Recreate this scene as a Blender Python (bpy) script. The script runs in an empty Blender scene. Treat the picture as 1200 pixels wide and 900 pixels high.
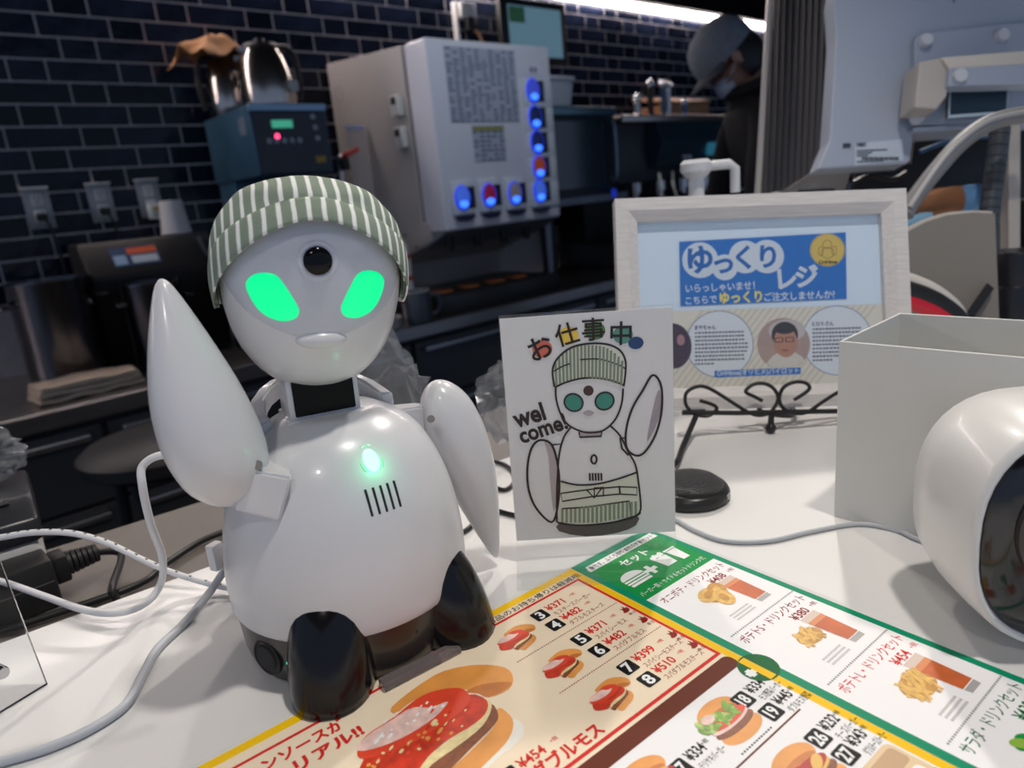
import bpy, bmesh, math, random
from mathutils import Vector, Matrix, noise
random.seed(7)
PI = math.pi
ZC = 1.0                 # counter top height above the floor; everything is built with the counter top at z = 0 and lifted at the end
H = 0.215                # lens height above the counter
F, CX, CY = 823.0, 600.0, 450.0
sc = bpy.context.scene
COL = sc.collection

# ------------------------------------------------------------------ camera
RX = Vector((0.73453431, -0.67214711, -0.09315372))     # camera right in the world
RY = Vector((-0.24446148, -0.13405606, -0.96034762))    # camera down
RZ = Vector((0.63300706, 0.72818078, -0.26278285))      # camera forward
cam_d = bpy.data.cameras.new('camera'); cam = bpy.data.objects.new('camera', cam_d); COL.objects.link(cam)
cam.matrix_world = Matrix(((RX.x, -RY.x, -RZ.x, 0), (RX.y, -RY.y, -RZ.y, 0), (RX.z, -RY.z, -RZ.z, H + ZC), (0, 0, 0, 1)))
cam_d.sensor_width = 36; cam_d.lens = F / 1200 * 36; cam_d.clip_start = 0.02; cam_d.clip_end = 60
cam_d.dof.use_dof = True; cam_d.dof.focus_distance = 0.37; cam_d.dof.aperture_fstop = 9.0
sc.camera = cam
# ------------------------------------------------------------------ light of the place
w = bpy.data.worlds.new('world'); sc.world = w; w.use_nodes = True
w.node_tree.nodes['Background'].inputs[0].default_value = (0.50, 0.66, 1.0, 1)
w.node_tree.nodes['Background'].inputs[1].default_value = 0.42
def lamp(name, kind, loc, power, col=(1, 1, 1), size=0.1, look=None, spot=None):
    d = bpy.data.lights.new(name, kind); d.energy = power; d.color = col
    if kind == 'AREA': d.shape = 'DISK'; d.size = size
    else: d.shadow_soft_size = size
    if kind == 'SPOT': d.spot_size = spot; d.spot_blend = 0.6
    o = bpy.data.objects.new(name, d); COL.objects.link(o); o.location = (loc[0], loc[1], loc[2] + ZC)
    if look: o.rotation_euler = (Vector(look) - Vector(loc)).to_track_quat('-Z', 'Y').to_euler()
    return o
WARM = (1.0, 0.94, 0.87)
lamp('downlight_aisle', 'SPOT', (1.75, 0.86, 1.62), 70, WARM, 0.04, (0.35, 0.25, 0), 1.3)
lamp('downlight_kitchen', 'SPOT', (1.12, 1.32, 1.62), 26, WARM, 0.045, (0.3, 0.3, 0), 1.2)
lamp('downlight_customer', 'SPOT', (0.36, -0.10, 1.62), 50, WARM, 0.045, (0.2, 0.3, 0), 1.3)
lamp('added_side_fill', 'SPOT', (-0.9, -0.5, 1.62), 16, WARM, 0.06, (0.2, 0.3, 0), 1.2)  # added fill spot for the left side, no known fixture
lamp('added_dispenser_fill', 'SPOT', (1.30, 1.05, 1.62), 24, (0.90, 0.95, 1.0), 0.06, (1.85, 2.05, 0.3), 0.75)  # added spot that brightens the dispenser front
vs = sc.view_settings; vs.view_transform = 'Standard'; vs.look = 'None'; vs.gamma = 1; vs.use_curve_mapping = False; vs.exposure = 0.0

# ------------------------------------------------------------------ pixel -> place helpers
EYE = Vector((0, 0, H))
def wd(u, v): return RX * (u - CX) + RY * (v - CY) + RZ * F
def onz(u, v, z=0.0): d = wd(u, v); return EYE + d * ((z - H) / d.z)
def ony(u, v, y): d = wd(u, v); return EYE + d * (y / d.y)
def onx(u, v, x): d = wd(u, v); return EYE + d * (x / d.x)
def dep(u, v, t): return EYE + wd(u, v) * (t / F)

# ------------------------------------------------------------------ materials
MATS = {}
def mat(name, col, rough=0.5, metal=0.0, var=0.0, scale=20.0, bump=0.0, bscale=60.0, emit=0.0, ecol=None, alpha=1.0, trans=0.0, coat=0.0, ior=1.45, spec=0.5, rand=0.0, blue=None, stretch=None):
    if name in MATS: return MATS[name]
    m = bpy.data.materials.new(name); m.use_nodes = True
    nt = m.node_tree; b = nt.nodes['Principled BSDF']; N = nt.nodes.new; L = nt.links.new
    b.inputs['Base Color'].default_value = (*col, 1); b.inputs['Roughness'].default_value = rough
    b.inputs['Metallic'].default_value = metal; b.inputs['IOR'].default_value = ior
    b.inputs['Specular IOR Level'].default_value = spec
    b.inputs['Transmission Weight'].default_value = trans; b.inputs['Alpha'].default_value = alpha
    b.inputs['Coat Weight'].default_value = coat; b.inputs['Coat Roughness'].default_value = 0.08
    if emit: b.inputs['Emission Color'].default_value = (*(ecol or col), 1); b.inputs['Emission Strength'].default_value = emit
    tc = N('ShaderNodeTexCoord'); src = tc.outputs['Object']
    if stretch:
        mp = N('ShaderNodeMapping'); mp.inputs['Scale'].default_value = stretch; L(src, mp.inputs[0]); src = mp.outputs[0]
    out = None
    if var or rand:
        mx = N('ShaderNodeMixRGB'); mx.blend_type = 'MULTIPLY'; mx.inputs[0].default_value = 1
        mx.inputs[1].default_value = (*col, 1)
        no = N('ShaderNodeTexNoise'); no.inputs['Scale'].default_value = scale; no.inputs['Detail'].default_value = 5
        L(src, no.inputs['Vector'])
        mr = N('ShaderNodeMapRange'); mr.inputs[1].default_value = 0.25; mr.inputs[2].default_value = 0.75
        mr.inputs[3].default_value = 1 - var; mr.inputs[4].default_value = 1 + var
        L(no.outputs['Fac'], mr.inputs[0])
        val = mr.outputs[0]
        if rand:
            oi = N('ShaderNodeObjectInfo'); m2 = N('ShaderNodeMapRange'); m2.inputs[3].default_value = 1 - rand; m2.inputs[4].default_value = 1 + rand
            L(oi.outputs['Random'], m2.inputs[0]); ml = N('ShaderNodeMath'); ml.operation = 'MULTIPLY'; L(val, ml.inputs[0]); L(m2.outputs[0], ml.inputs[1]); val = ml.outputs[0]
        L(val, mx.inputs[2]); L(mx.outputs[0], b.inputs['Base Color'])
    if bump:
        bn = N('ShaderNodeTexNoise'); bn.inputs['Scale'].default_value = bscale; bn.inputs['Detail'].default_value = 3; L(src, bn.inputs['Vector'])
        bp = N('ShaderNodeBump'); bp.inputs['Strength'].default_value = bump; bp.inputs['Distance'].default_value = 0.004
        L(bn.outputs['Fac'], bp.inputs['Height']); L(bp.outputs[0], b.inputs['Normal'])
    MATS[name] = m; return m
def film(name, col, amount=0.25, rough=0.1):      # thin clear plastic: mostly see-through, with real gloss
    if name in MATS: return MATS[name]
    m = bpy.data.materials.new(name); m.use_nodes = True; nt = m.node_tree; nt.nodes.clear(); N = nt.nodes.new; L = nt.links.new
    o = N('ShaderNodeOutputMaterial'); t = N('ShaderNodeBsdfTransparent'); g = N('ShaderNodeBsdfGlossy'); d = N('ShaderNodeBsdfDiffuse')
    g.inputs['Roughness'].default_value = rough; d.inputs['Color'].default_value = (*col, 1); t.inputs['Color'].default_value = (*[0.6 + 0.4 * c for c in col], 1)
    lw_ = N('ShaderNodeLayerWeight'); lw_.inputs[0].default_value = 0.5; pw = N('ShaderNodeMath'); pw.operation = 'POWER'; L(lw_.outputs['Facing'], pw.inputs[0]); pw.inputs[1].default_value = 4.0
    fr = N('ShaderNodeMath'); fr.operation = 'MULTIPLY_ADD'; L(pw.outputs[0], fr.inputs[0]); fr.inputs[1].default_value = 0.5; fr.inputs[2].default_value = 0.03
    m1 = N('ShaderNodeMixShader'); m1.inputs[0].default_value = amount; L(t.outputs[0], m1.inputs[1]); L(d.outputs[0], m1.inputs[2])
    m2 = N('ShaderNodeMixShader'); L(fr.outputs[0], m2.inputs[0]); L(m1.outputs[0], m2.inputs[1]); L(g.outputs[0], m2.inputs[2]); L(m2.outputs[0], o.inputs[0])
    MATS[name] = m; return m
def stripes(name, c1, c2, period, width, rough=0.8, coord='UV', wob=0.0):
    m = bpy.data.materials.new(name); m.use_nodes = True; nt = m.node_tree; b = nt.nodes['Principled BSDF']; N = nt.nodes.new; L = nt.links.new
    b.inputs['Roughness'].default_value = rough; b.inputs['Specular IOR Level'].default_value = 0.15
    tc = N('ShaderNodeTexCoord'); sx = N('ShaderNodeSeparateXYZ'); L(tc.outputs[coord], sx.inputs[0])
    no = N('ShaderNodeTexNoise'); no.inputs['Scale'].default_value = 60; L(tc.outputs['Object'], no.inputs['Vector'])
    ad = N('ShaderNodeMath'); ad.operation = 'MULTIPLY_ADD'; L(no.outputs['Fac'], ad.inputs[0]); ad.inputs[1].default_value = wob * period; L(sx.outputs[0], ad.inputs[2])
    mo = N('ShaderNodeMath'); mo.operation = 'PINGPONG'; mo.inputs[1].default_value = period / 2; L(ad.outputs[0], mo.inputs[0])
    lt = N('ShaderNodeMapRange'); lt.inputs[1].default_value = width / 2 - period * 0.04; lt.inputs[2].default_value = width / 2 + period * 0.04; L(mo.outputs[0], lt.inputs[0])
    fn = N('ShaderNodeTexNoise'); fn.inputs['Scale'].default_value = 900; L(tc.outputs['Object'], fn.inputs['Vector'])
    mx = N('ShaderNodeMixRGB'); mx.inputs[1].default_value = (*c2, 1); mx.inputs[2].default_value = (*c1, 1); L(lt.outputs[0], mx.inputs[0])
    L(mx.outputs[0], b.inputs['Base Color'])
    bp = N('ShaderNodeBump'); bp.inputs['Strength'].default_value = 0.25; bp.inputs['Distance'].default_value = 0.0006; L(fn.outputs['Fac'], bp.inputs['Height']); L(bp.outputs[0], b.inputs['Normal'])
    MATS[name] = m; return m

WHITE = mat('robot_white', (0.67, 0.67, 0.68), 0.28, coat=0.25)
BLACKG = mat('black_gloss', (0.012, 0.012, 0.014), 0.16, coat=0.4)
BLACK = mat('black_matte', (0.012, 0.012, 0.013), 0.5)
STEEL = mat('steel', (0.52, 0.52, 0.53), 0.3, 1.0, var=0.15, scale=8, stretch=(1, 1, 30))
DARKSTEEL = mat('dark_steel', (0.16, 0.17, 0.19), 0.38, 1.0, var=0.2, scale=6)

# ------------------------------------------------------------------ mesh helpers
def obj(name, bm, m, parent=None, smooth=False, local=False):
    """ONE mesh object. Vertices are given in the place's coordinates unless local; they are moved into the parent's frame."""
    if parent is not None and not local:
        P = parent.matrix_basis.copy(); q = parent.parent
        while q is not None: P = q.matrix_basis @ P; q = q.parent
        bm.transform(P.inverted())
    me = bpy.data.meshes.new(name); bm.normal_update(); bm.to_mesh(me); bm.free()
    if smooth:
        me.polygons.foreach_set('use_smooth', [True] * len(me.polygons))
        if smooth != 'all':
            me.set_sharp_from_angle(angle=math.radians(38))
    if isinstance(m, (list, tuple)):
        for x in m: me.materials.append(x)
    else: me.materials.append(m)
    o = bpy.data.objects.new(name, me); COL.objects.link(o)
    if parent is not None: o.parent = parent
    return o
def tag(o, label, cat, group=None, kind=None):
    o['label'] = label; o['category'] = cat
    if group: o['group'] = group
    if kind: o['kind'] = kind
    return o
def thing(name, label, cat, loc=(0, 0, 0), rotz=0, group=None, matrix=None):
    o = bpy.data.objects.new(name, None); COL.objects.link(o); o.empty_display_size = 0.02
    if matrix is not None: o.matrix_basis = matrix
    else: o.location = loc; o.rotation_euler = (0, 0, rotz)
    return tag(o, label, cat, group)
def struct(name, bm, m, **k):
    o = obj(name, bm, m, **k); o['kind'] = 'structure'; return o
def mono(name, bm, m, label, cat, group=None, origin=None, smooth=True):
    """a thing that is one mesh, with its origin at its base"""
    vs_ = [v.co for v in bm.verts]
    if origin is None:
        zs = min(v.z for v in vs_); n = len(vs_); origin = Vector((sum(v.x for v in vs_) / n, sum(v.y for v in vs_) / n, zs))
    bm.transform(Matrix.Translation(-Vector(origin)))
    o = obj(name, bm, m, smooth=smooth); o.location = origin
    return tag(o, label, cat, group)
def NB(): return bmesh.new()
def box(bm, lo, hi, bev=0.0, seg=2, M=None):
    t = bmesh.new(); bmesh.ops.create_cube(t, size=1)
    for v in t.verts: v.co = Vector([(lo[i] + hi[i]) / 2 + v.co[i] * (hi[i] - lo[i]) for i in range(3)])
    if bev: bmesh.ops.bevel(t, geom=t.edges[:], offset=bev, segments=seg, affect='EDGES', profile=0.5)
    if M is not None: t.transform(M)
    join(bm, t); return bm
def join(bm, t):
    me = bpy.data.meshes.new('tmp'); t.to_mesh(me); t.free(); bm.from_mesh(me); bpy.data.meshes.remove(me)
def lathe(bm, prof, seg=40, M=None, sx=1.0, sy=1.0):
    """prof = [(r, z)...]; closed at r = 0 ends"""
    t = bmesh.new(); rings = []
    for r, z in prof:
        if r <= 1e-7: rings.append([t.verts.new((0, 0, z))])
        else: rings.append([t.verts.new((r * math.cos(2 * PI * k / seg) * sx, r * math.sin(2 * PI * k / seg) * sy, z)) for k in range(seg)])
    for a, b in zip(rings, rings[1:]):
        for k in range(seg):
            k2 = (k + 1) % seg
            if len(a) == 1 and len(b) == 1: continue
            if len(a) == 1: t.faces.new((a[0], b[k2], b[k]))
            elif len(b) == 1: t.faces.new((a[k], a[k2], b[0]))
            else: t.faces.new((a[k], a[k2], b[k2], b[k]))
    bmesh.ops.recalc_face_normals(t, faces=t.faces[:])
    if M is not None: t.transform(M)
    join(bm, t); return bm
def catmull(pts, n=8, closed=False):
    P = [Vector(p) for p in pts]; out = []; m = len(P)
    rng = range(m if closed else m - 1)
    for i in rng:
        if closed: a, b, c, d = P[(i - 1) % m], P[i], P[(i + 1) % m], P[(i + 2) % m]
        else: a, b, c, d = P[max(i - 1, 0)], P[i], P[i + 1], P[min(i + 2, m - 1)]
        for k in range(n):
            t = k / n
            out.append(0.5 * ((2 * b) + (c - a) * t + (2 * a - 5 * b + 4 * c - d) * t * t + (3 * b - a - 3 * c + d) * t ** 3))
    if not closed: out.append(P[-1])
    return out
def tube(bm, pts, r, seg=10, n=8, closed=False, smooth=True, cap=True):
    P = catmull(pts, n, closed) if smooth else [Vector(p) for p in pts]
    t = bmesh.new(); rings = []; up = None; m = len(P)
    for i, p in enumerate(P):
        if closed: d = P[(i + 1) % m] - P[i - 1]
        else: d = P[min(i + 1, m - 1)] - P[max(i - 1, 0)]
        d.normalize()
        if up is None: up = d.orthogonal()
        up = (up - d * up.dot(d))
        if up.length < 1e-6: up = d.orthogonal()
        up.normalize(); s = d.cross(up)
        rr = r(i / max(1, m - 1)) if callable(r) else r
        rings.append([t.verts.new(p + up * math.cos(2 * PI * k / seg) * rr + s * math.sin(2 * PI * k / seg) * rr) for k in range(seg)])
    pr = list(zip(rings, rings[1:])) + ([(rings[-1], rings[0])] if closed else [])
    for a, b in pr:
        for k in range(seg): t.faces.new((a[k], a[(k + 1) % seg], b[(k + 1) % seg], b[k]))
    if cap and not closed: t.faces.new(rings[0][::-1]); t.faces.new(rings[-1])
    bmesh.ops.recalc_face_normals(t, faces=t.faces[:])
    join(bm, t); return bm
def prism(bm, outline, ex, thick, bev=0.0):
    """outline: list of 3-D points of one face; ex: vector that extrudes it"""
    t = bmesh.new(); ex = Vector(ex) * thick
    a = [t.verts.new(Vector(p)) for p in outline]; b = [t.verts.new(Vector(p) + ex) for p in outline]; n = len(a)
    t.faces.new(a); t.faces.new(b[::-1])
    for k in range(n): t.faces.new((a[k], b[k], b[(k + 1) % n], a[(k + 1) % n]))
    bmesh.ops.recalc_face_normals(t, faces=t.faces[:])
    if bev: bmesh.ops.bevel(t, geom=t.edges[:], offset=bev, segments=2, affect='EDGES', profile=0.5)
    join(bm, t); return bm
def loft(bm, rings, caps=True, closed=True):
    t = bmesh.new(); R = [[t.verts.new(Vector(p)) for p in r] for r in rings]; n = len(R[0])
    for a, b in zip(R, R[1:]):
        for k in range(n if closed else n - 1): t.faces.new((a[k], a[(k + 1) % n], b[(k + 1) % n], b[k]))
    if caps: t.faces.new(R[0][::-1]); t.faces.new(R[-1])
    bmesh.ops.recalc_face_normals(t, faces=t.faces[:])
    join(bm, t); return bm
def place(x, y, z, rz=0, rx=0, ry=0): return Matrix.Translation((x, y, z)) @ Matrix.Rotation(rz, 4, 'Z') @ Matrix.Rotation(ry, 4, 'Y') @ Matrix.Rotation(rx, 4, 'X')
def crumple(bm, amp, freq, seed=0):
    for v in bm.verts:
        v.co += noise.noise_vector(v.co * freq + Vector((seed, seed * 2, 0))) * amp
def interp(tab, x):
    if x <= tab[0][0]: return tab[0][1]
    for (a, b), (c, d) in zip(tab, tab[1:]):
        if x <= c: return b + (d - b) * (x - a) / (c - a)
    return tab[-1][1]

# ------------------------------------------------------------------ flat print on a plane
TXT = {}
def glyphs(s, bold):
    k = (s, bold)
    if k not in TXT:
        c = bpy.data.curves.new('t', 'FONT'); c.body = s; c.offset = bold; c.resolution_u = 3; c.align_x = 'CENTER'; c.align_y = 'CENTER'
        o = bpy.data.objects.new('t', c); COL.objects.link(o); me = o.to_mesh()
        TXT[k] = ([v.co.copy() for v in me.vertices], [list(p.vertices) for p in me.polygons])
        o.to_mesh_clear(); bpy.data.objects.remove(o); bpy.data.curves.remove(c)
    return TXT[k]
LAYH = 0.00003
class Print:
    """flat print on a root whose local x, y span the sheet and z points out of it"""
    def __init__(s, root): s.root = root; s.M = root.matrix_basis.copy(); s.I = s.M.inverted(); s.acc = {}
    def px(s, u, v, lift=0.0):
        o = s.I @ EYE; d = s.I.to_3x3() @ wd(u, v); t = (lift - o.z) / d.z; return (o + d * t).to_2d()
    def z(s, lay): s.n = getattr(s, 'n', 0) + 1; return lay * LAYH + (s.n % 40) * 6e-7
    def A(s, part, m): return s.acc.setdefault((part, m), ([], []))
    def poly(s, part, m, pts, lay):
        V, Fc = s.A(part, m); b = len(V); zz = s.z(lay); V += [(p[0], p[1], zz) for p in pts]; Fc.append(list(range(b, b + len(pts))))
    def pxpoly(s, part, m, pts, lay, smooth=0):
        q = [s.px(*p) for p in pts]
        if smooth: q = catmull([(a.x, a.y, 0) for a in q], smooth, True)
        s.poly(part, m, q, lay)
    def ell(s, part, m, c, rx, ry, lay, rot=0, n=28):
        s.poly(part, m, [(c[0] + rx * math.cos(t) * math.cos(rot) - ry * math.sin(t) * math.sin(rot), c[1] + rx * math.cos(t) * math.sin(rot) + ry * math.sin(t) * math.cos(rot)) for t in [2 * PI * k / n for k in range(n)]], lay)
    def rect(s, part, m, x0, y0, x1, y1, lay, r=0.0):
        if r <= 0: s.poly(part, m, [(x0, y0), (x1, y0), (x1, y1), (x0, y1)], lay); return
        P = []
        for cx, cy, a in ((x1 - r, y1 - r, 0), (x0 + r, y1 - r, 1), (x0 + r, y0 + r, 2), (x1 - r, y0 + r, 3)):
            for k in range(6): t = (a + k / 5) * PI / 2; P.append((cx + r * math.cos(t), cy + r * math.sin(t)))
        s.poly(part, m, P, lay)
    def line(s, part, m, pts, w, lay, closed=False):
        V, Fc = s.A(part, m); P = [Vector((p[0], p[1])) for p in pts]; n = len(P); b = len(V); zz = s.z(lay)
        for i, p in enumerate(P):
            d = (P[(i + 1) % n] - P[i - 1]) if closed else (P[min(i + 1, n - 1)] - P[max(i - 1, 0)])
            if d.length < 1e-9: d = Vector((1, 0))
            d.normalize(); q = Vector((-d.y, d.x)) * w / 2
            V += [(p.x + q.x, p.y + q.y, zz), (p.x - q.x, p.y - q.y, zz)]
        for i in range(n if closed else n - 1): j = (i + 1) % n; Fc.append([b + 2 * i, b + 2 * i + 1, b + 2 * j + 1, b + 2 * j])
    def pxline(s, part, m, pts, w, lay, smooth=4, closed=False):
        q = [s.px(*p) for p in pts]
        if smooth: q = catmull([(a.x, a.y, 0) for a in q], smooth, closed)
        s.line(part, m, q, w, lay, closed)
    def text(s, part, m, body, c, size, lay, bold=0.0, rot=0.0, width=None, left=False, sx=1.0):
        gv, gf = glyphs(body, bold)
        if not gv: return
        x0 = min(p.x for p in gv); x1 = max(p.x for p in gv); y0 = min(p.y for p in gv); y1 = max(p.y for p in gv)
        kx = (width / (x1 - x0)) if width else size * sx
        ox = x0 if left else (x0 + x1) / 2; oy = (y0 + y1) / 2
        V, Fc = s.A(part, m); b = len(V); zz = s.z(lay); cr, sr = math.cos(rot), math.sin(rot)
        for p in gv:
            x = (p.x - ox) * kx; y = (p.y - oy) * size; V.append((c[0] + x * cr - y * sr, c[1] + x * sr + y * cr, zz))
        Fc += [[b + i for i in f] for f in gf]
    def pxtext(s, part, m, body, a, b_, size, lay, bold=0.0):
        """text whose centre line runs from pixel a to pixel b"""
        p, q = s.px(*a), s.px(*b_); d = q - p
        s.text(part, m, body, (p + q) / 2, size, lay, bold, math.atan2(d.y, d.x), d.length)
    def build(s):
        parts = {}
        for (part, m), vf in s.acc.items(): parts.setdefault(part, []).append((m, vf))
        for part, lst in parts.items():
            name = part.split('|')[0]; VV, FF, MI = [], [], []
            for k, (m, (V, Fc)) in enumerate(lst):
                b = len(VV); VV += V; FF += [[b + i for i in f] for f in Fc]; MI += [k] * len(Fc)
            me = bpy.data.meshes.new(name); me.from_pydata(VV, [], FF); me.update()
            for m, _ in lst: me.materials.append(m)
            me.polygons.foreach_set('material_index', MI)
            for p in me.polygons:
                if p.normal.z < 0: p.flip()
            o = bpy.data.objects.new(name, me); COL.objects.link(o); o.parent = s.root
            if any(w_ in name for w_ in ('lettering', 'rule', 'drawing', 'print', 'mark', 'picture', 'icon', 'portrait', 'badge')): o['kind'] = 'stuff'
INK = {}
def ink(name, r, g, b, rough=0.45, **k):
    def lin(c): c /= 255; return c / 12.92 if c <= 0.04045 else ((c + 0.055) / 1.055) ** 2.4
    return mat('ink_' + name, (lin(r), lin(g), lin(b)), rough, **k)

# ================================================================== THE SETTING
DW = 2.60                # back wall
b = NB(); box(b, (-2.5, -1.8, -ZC - 0.08), (7.0, DW + 0.2, -ZC)); struct('floor', b, mat('floor_dark', (0.035, 0.034, 0.034), 0.45, var=0.2, scale=5))
b = NB(); box(b, (-2.5, -1.8, 1.75), (7.0, DW + 0.2, 1.83)); struct('ceiling', b, mat('ceiling_dark', (0.02, 0.02, 0.022), 0.8))
b = NB(); box(b, (-2.5, DW, -ZC), (7.0, DW + 0.12, 1.75)); wall = struct('wall_back', b, mat('grout', (0.44, 0.42, 0.43), 0.85, var=0.12, scale=40))
b = NB(); box(b, (6.6, -1.8, -ZC), (6.72, DW, 1.75)); struct('wall_right', b, mat('wall_black', (0.012, 0.012, 0.014), 0.7))
b = NB(); box(b, (-2.5, 2.515, 1.123), (6.6, DW, 1.75), 0.004); struct('trim_1', b, mat('bulkhead', (0.006, 0.006, 0.006), 0.7, spec=0.1))
b = NB(); box(b, (-2.5, 2.556, 1.096), (6.6, 2.594, 1.122), 0.003); led = struct('trim_2', b, mat('led_strip', (1, 1, 1), 0.5, emit=30.0, ecol=(1.0, 0.87, 0.85)))
# glazed navy tiles in a bond of long and short pieces
TILE = mat('navy_tile', (0.006, 0.009, 0.020), 0.14, var=0.45, scale=14, bump=0.6, bscale=22, rand=0.5, spec=0.22)
def tile_mesh(wd_, ht, dp=0.0035):
    t = NB(); box(t, (0, -dp, 0), (wd_, 0.004, ht), 0.0018, 1); me = bpy.data.meshes.new('tile'); t.to_mesh(me); t.free(); me.materials.append(TILE); return me
PITCH, GR = 0.0635, 0.0065
long_me, short_me = tile_mesh(0.2 - GR, PITCH - GR), tile_mesh(0.1 - GR, PITCH - GR)
def project(p):
    q = Vector(p) - EYE; z = q.dot(RZ); return CX + F * q.dot(RX) / z, CY + F * q.dot(RY) / z, z
def shown(u, v):        # the stretches of wall that nothing stands in front of
    if not (-60 < u < 905 and -30 < v < 340): return False
    if u > 500 and v > 45 and u < 648: return False
    if 385 < u <= 500 and v > 100: return False
    if 380 < u < 500 and v > 45 + (500 - u) * 0.27 + 18: return False
    if 215 < u < 385 and v > 150: return False
    if u >= 648 and v > 150: return False
    return True
cand = []
for k in range(-9, 9):
    z = 0.853 - 4 * PITCH + k * PITCH + GR / 2      # row 0 starts at 0.599
    x = -1.4 + (0.589 - (-1.4)) % 0.3 - 0.3 + (0.15 if k % 2 else 0.0)
    while x < 6.4:
        for w_, me in ((0.1, short_me), (0.2, long_me)):
            u, v, dz = project((x + w_ / 2, DW, z + PITCH / 2))
            if dz > 0: cand.append((shown(u, v), dz, x + GR / 2, z, me))
            x += w_
single = sorted([c for c in cand if c[0]], key=lambda c: c[1])[:295]
keep = set((c[2], c[3]) for c in single)
for _, _, x, z, me in single:
    o = bpy.data.objects.new('tile', me); COL.objects.link(o); o.parent = wall; o.location = (x, DW, z)
rest = NB()
for s_, dz, x, z, me in cand:
    if (x, z) in keep: continue
    t = NB(); t.from_mesh(me); t.transform(Matrix.Translation((x, DW, z))); join(rest, t)
o = obj('tile_field', rest, TILE, wall); o['kind'] = 'stuff'

# ================================================================== THE SERVICE COUNTER
CA = math.radians(-5.2); CE = Vector((math.cos(CA), math.sin(CA), 0)); CN = Vector((-math.sin(CA), math.cos(CA), 0)); C0 = Vector((0.12, 0.449, 0))
def ctr(a, n, z=0.0): return C0 + CE * a + CN * n + Vector((0, 0, z))
COUNTER = mat('counter_white', (0.765, 0.755, 0.735), 0.32, var=0.02, scale=4, coat=0.15)
croot = thing('service_counter', 'long white-topped service counter that the robot stands on', 'counter', tuple(ctr(0.4, -0.4, -ZC)))
b = NB(); prism(b, [ctr(-1.3, -0.95), ctr(1.9, -0.95), ctr(1.9, 0), ctr(-1.3, 0)], (0, 0, -1), 0.035, 0.002); obj('counter_top', b, COUNTER, croot)
b = NB(); prism(b, [ctr(-1.28, -0.9, -0.035), ctr(1.88, -0.9, -0.035), ctr(1.88, -0.03, -0.035), ctr(-1.28, -0.03, -0.035)], (0, 0, -1), ZC - 0.035); obj('counter_body', b, mat('counter_body', (0.10, 0.085, 0.07), 0.5), croot)
SHZ = -0.034
b = NB(); prism(b, [ctr(-1.28, 0.002, SHZ), ctr(1.88, 0.002, SHZ), ctr(1.88, 0.21, SHZ), ctr(-1.28, 0.21, SHZ)], (0, 0, -1), 0.025, 0.002); sroot = thing('staff_shelf', 'narrow dark shelf along the staff side of the white counter', 'shelf', tuple(ctr(0.4, 0.06, SHZ - 0.17))); obj('shelf_board', b, mat('staff_shelf', (0.15, 0.13, 0.115), 0.4, var=0.15, scale=10), sroot)
for a in (-0.9, 0.4, 1.6):
    b = NB(); prism(b, [ctr(a, -0.028, SHZ - 0.025), ctr(a + 0.02, -0.028, SHZ - 0.025), ctr(a + 0.02, 0.14, SHZ - 0.025), ctr(a, 0.14, SHZ - 0.025)], (0, 0, -1), 0.12); obj('shelf_bracket', b, BLACK, sroot)

# ================================================================== THE BACK COUNTER
BZ, BY = -0.185, 1.95
br = thing('back_counter', 'low stainless steel back counter with dark drawers along tiled wall', 'counter', (1.5, 2.2, -ZC))
b = NB(); box(b, (-1.6, BY, BZ - 0.045), (5.6, DW - 0.002, BZ), 0.004); obj('worktop', b, mat('worktop_steel', (0.33, 0.31, 0.30), 0.33, 1.0, var=0.2, scale=5, stretch=(1, 8, 8)), br)
b = NB(); box(b, (-1.58, BY + 0.05, -ZC + 0.1), (5.58, DW - 0.02, BZ - 0.045)); obj('cabinet_body', b, mat('cabinet_dark', (0.03, 0.03, 0.034), 0.45), br)
b = NB(); box(b, (-1.5, BY + 0.12, -ZC), (5.5, DW - 0.02, -ZC + 0.1)); obj('plinth', b, BLACK, br)
x = -1.55
while x < 5.3:
    for z0, z1 in ((-0.45, -0.25), (-0.66, -0.46), (-0.89, -0.67)):
        b = NB(); box(b, (x, BY + 0.028, z0), (x + 0.46, BY + 0.052, z1), 0.003); dr = obj('drawer', b, mat('drawer_grey', (0.06, 0.062, 0.068), 0.38, 0.3), br)
        b = NB(); box(b, (x + 0.03, BY + 0.006, z1 - 0.032), (x + 0.43, BY + 0.030, z1 - 0.016), 0.003); obj('handle', b, STEEL, dr)
    x += 0.475

# ================================================================== THE ROBOT
RB = Vector((0.1490, 0.3165, 0.0)); RROT = -0.10
rob = thing('tabletop_robot', 'white bust-shaped tabletop robot with glowing green eyes and one flipper arm raised', 'robot', matrix=Matrix.Translation(RB) @ Matrix.Rotation(0.025, 4, Vector((0.4, 0.91, 0))) @ Matrix.Rotation(RROT, 4, 'Z') @ Matrix.Scale(1.043, 4))
RM = rob.matrix_basis.copy()
def rl(x, y, z): return RM @ Vector((x, y, z))
def rinv(p): return RM.inverted() @ Vector(p)
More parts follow.
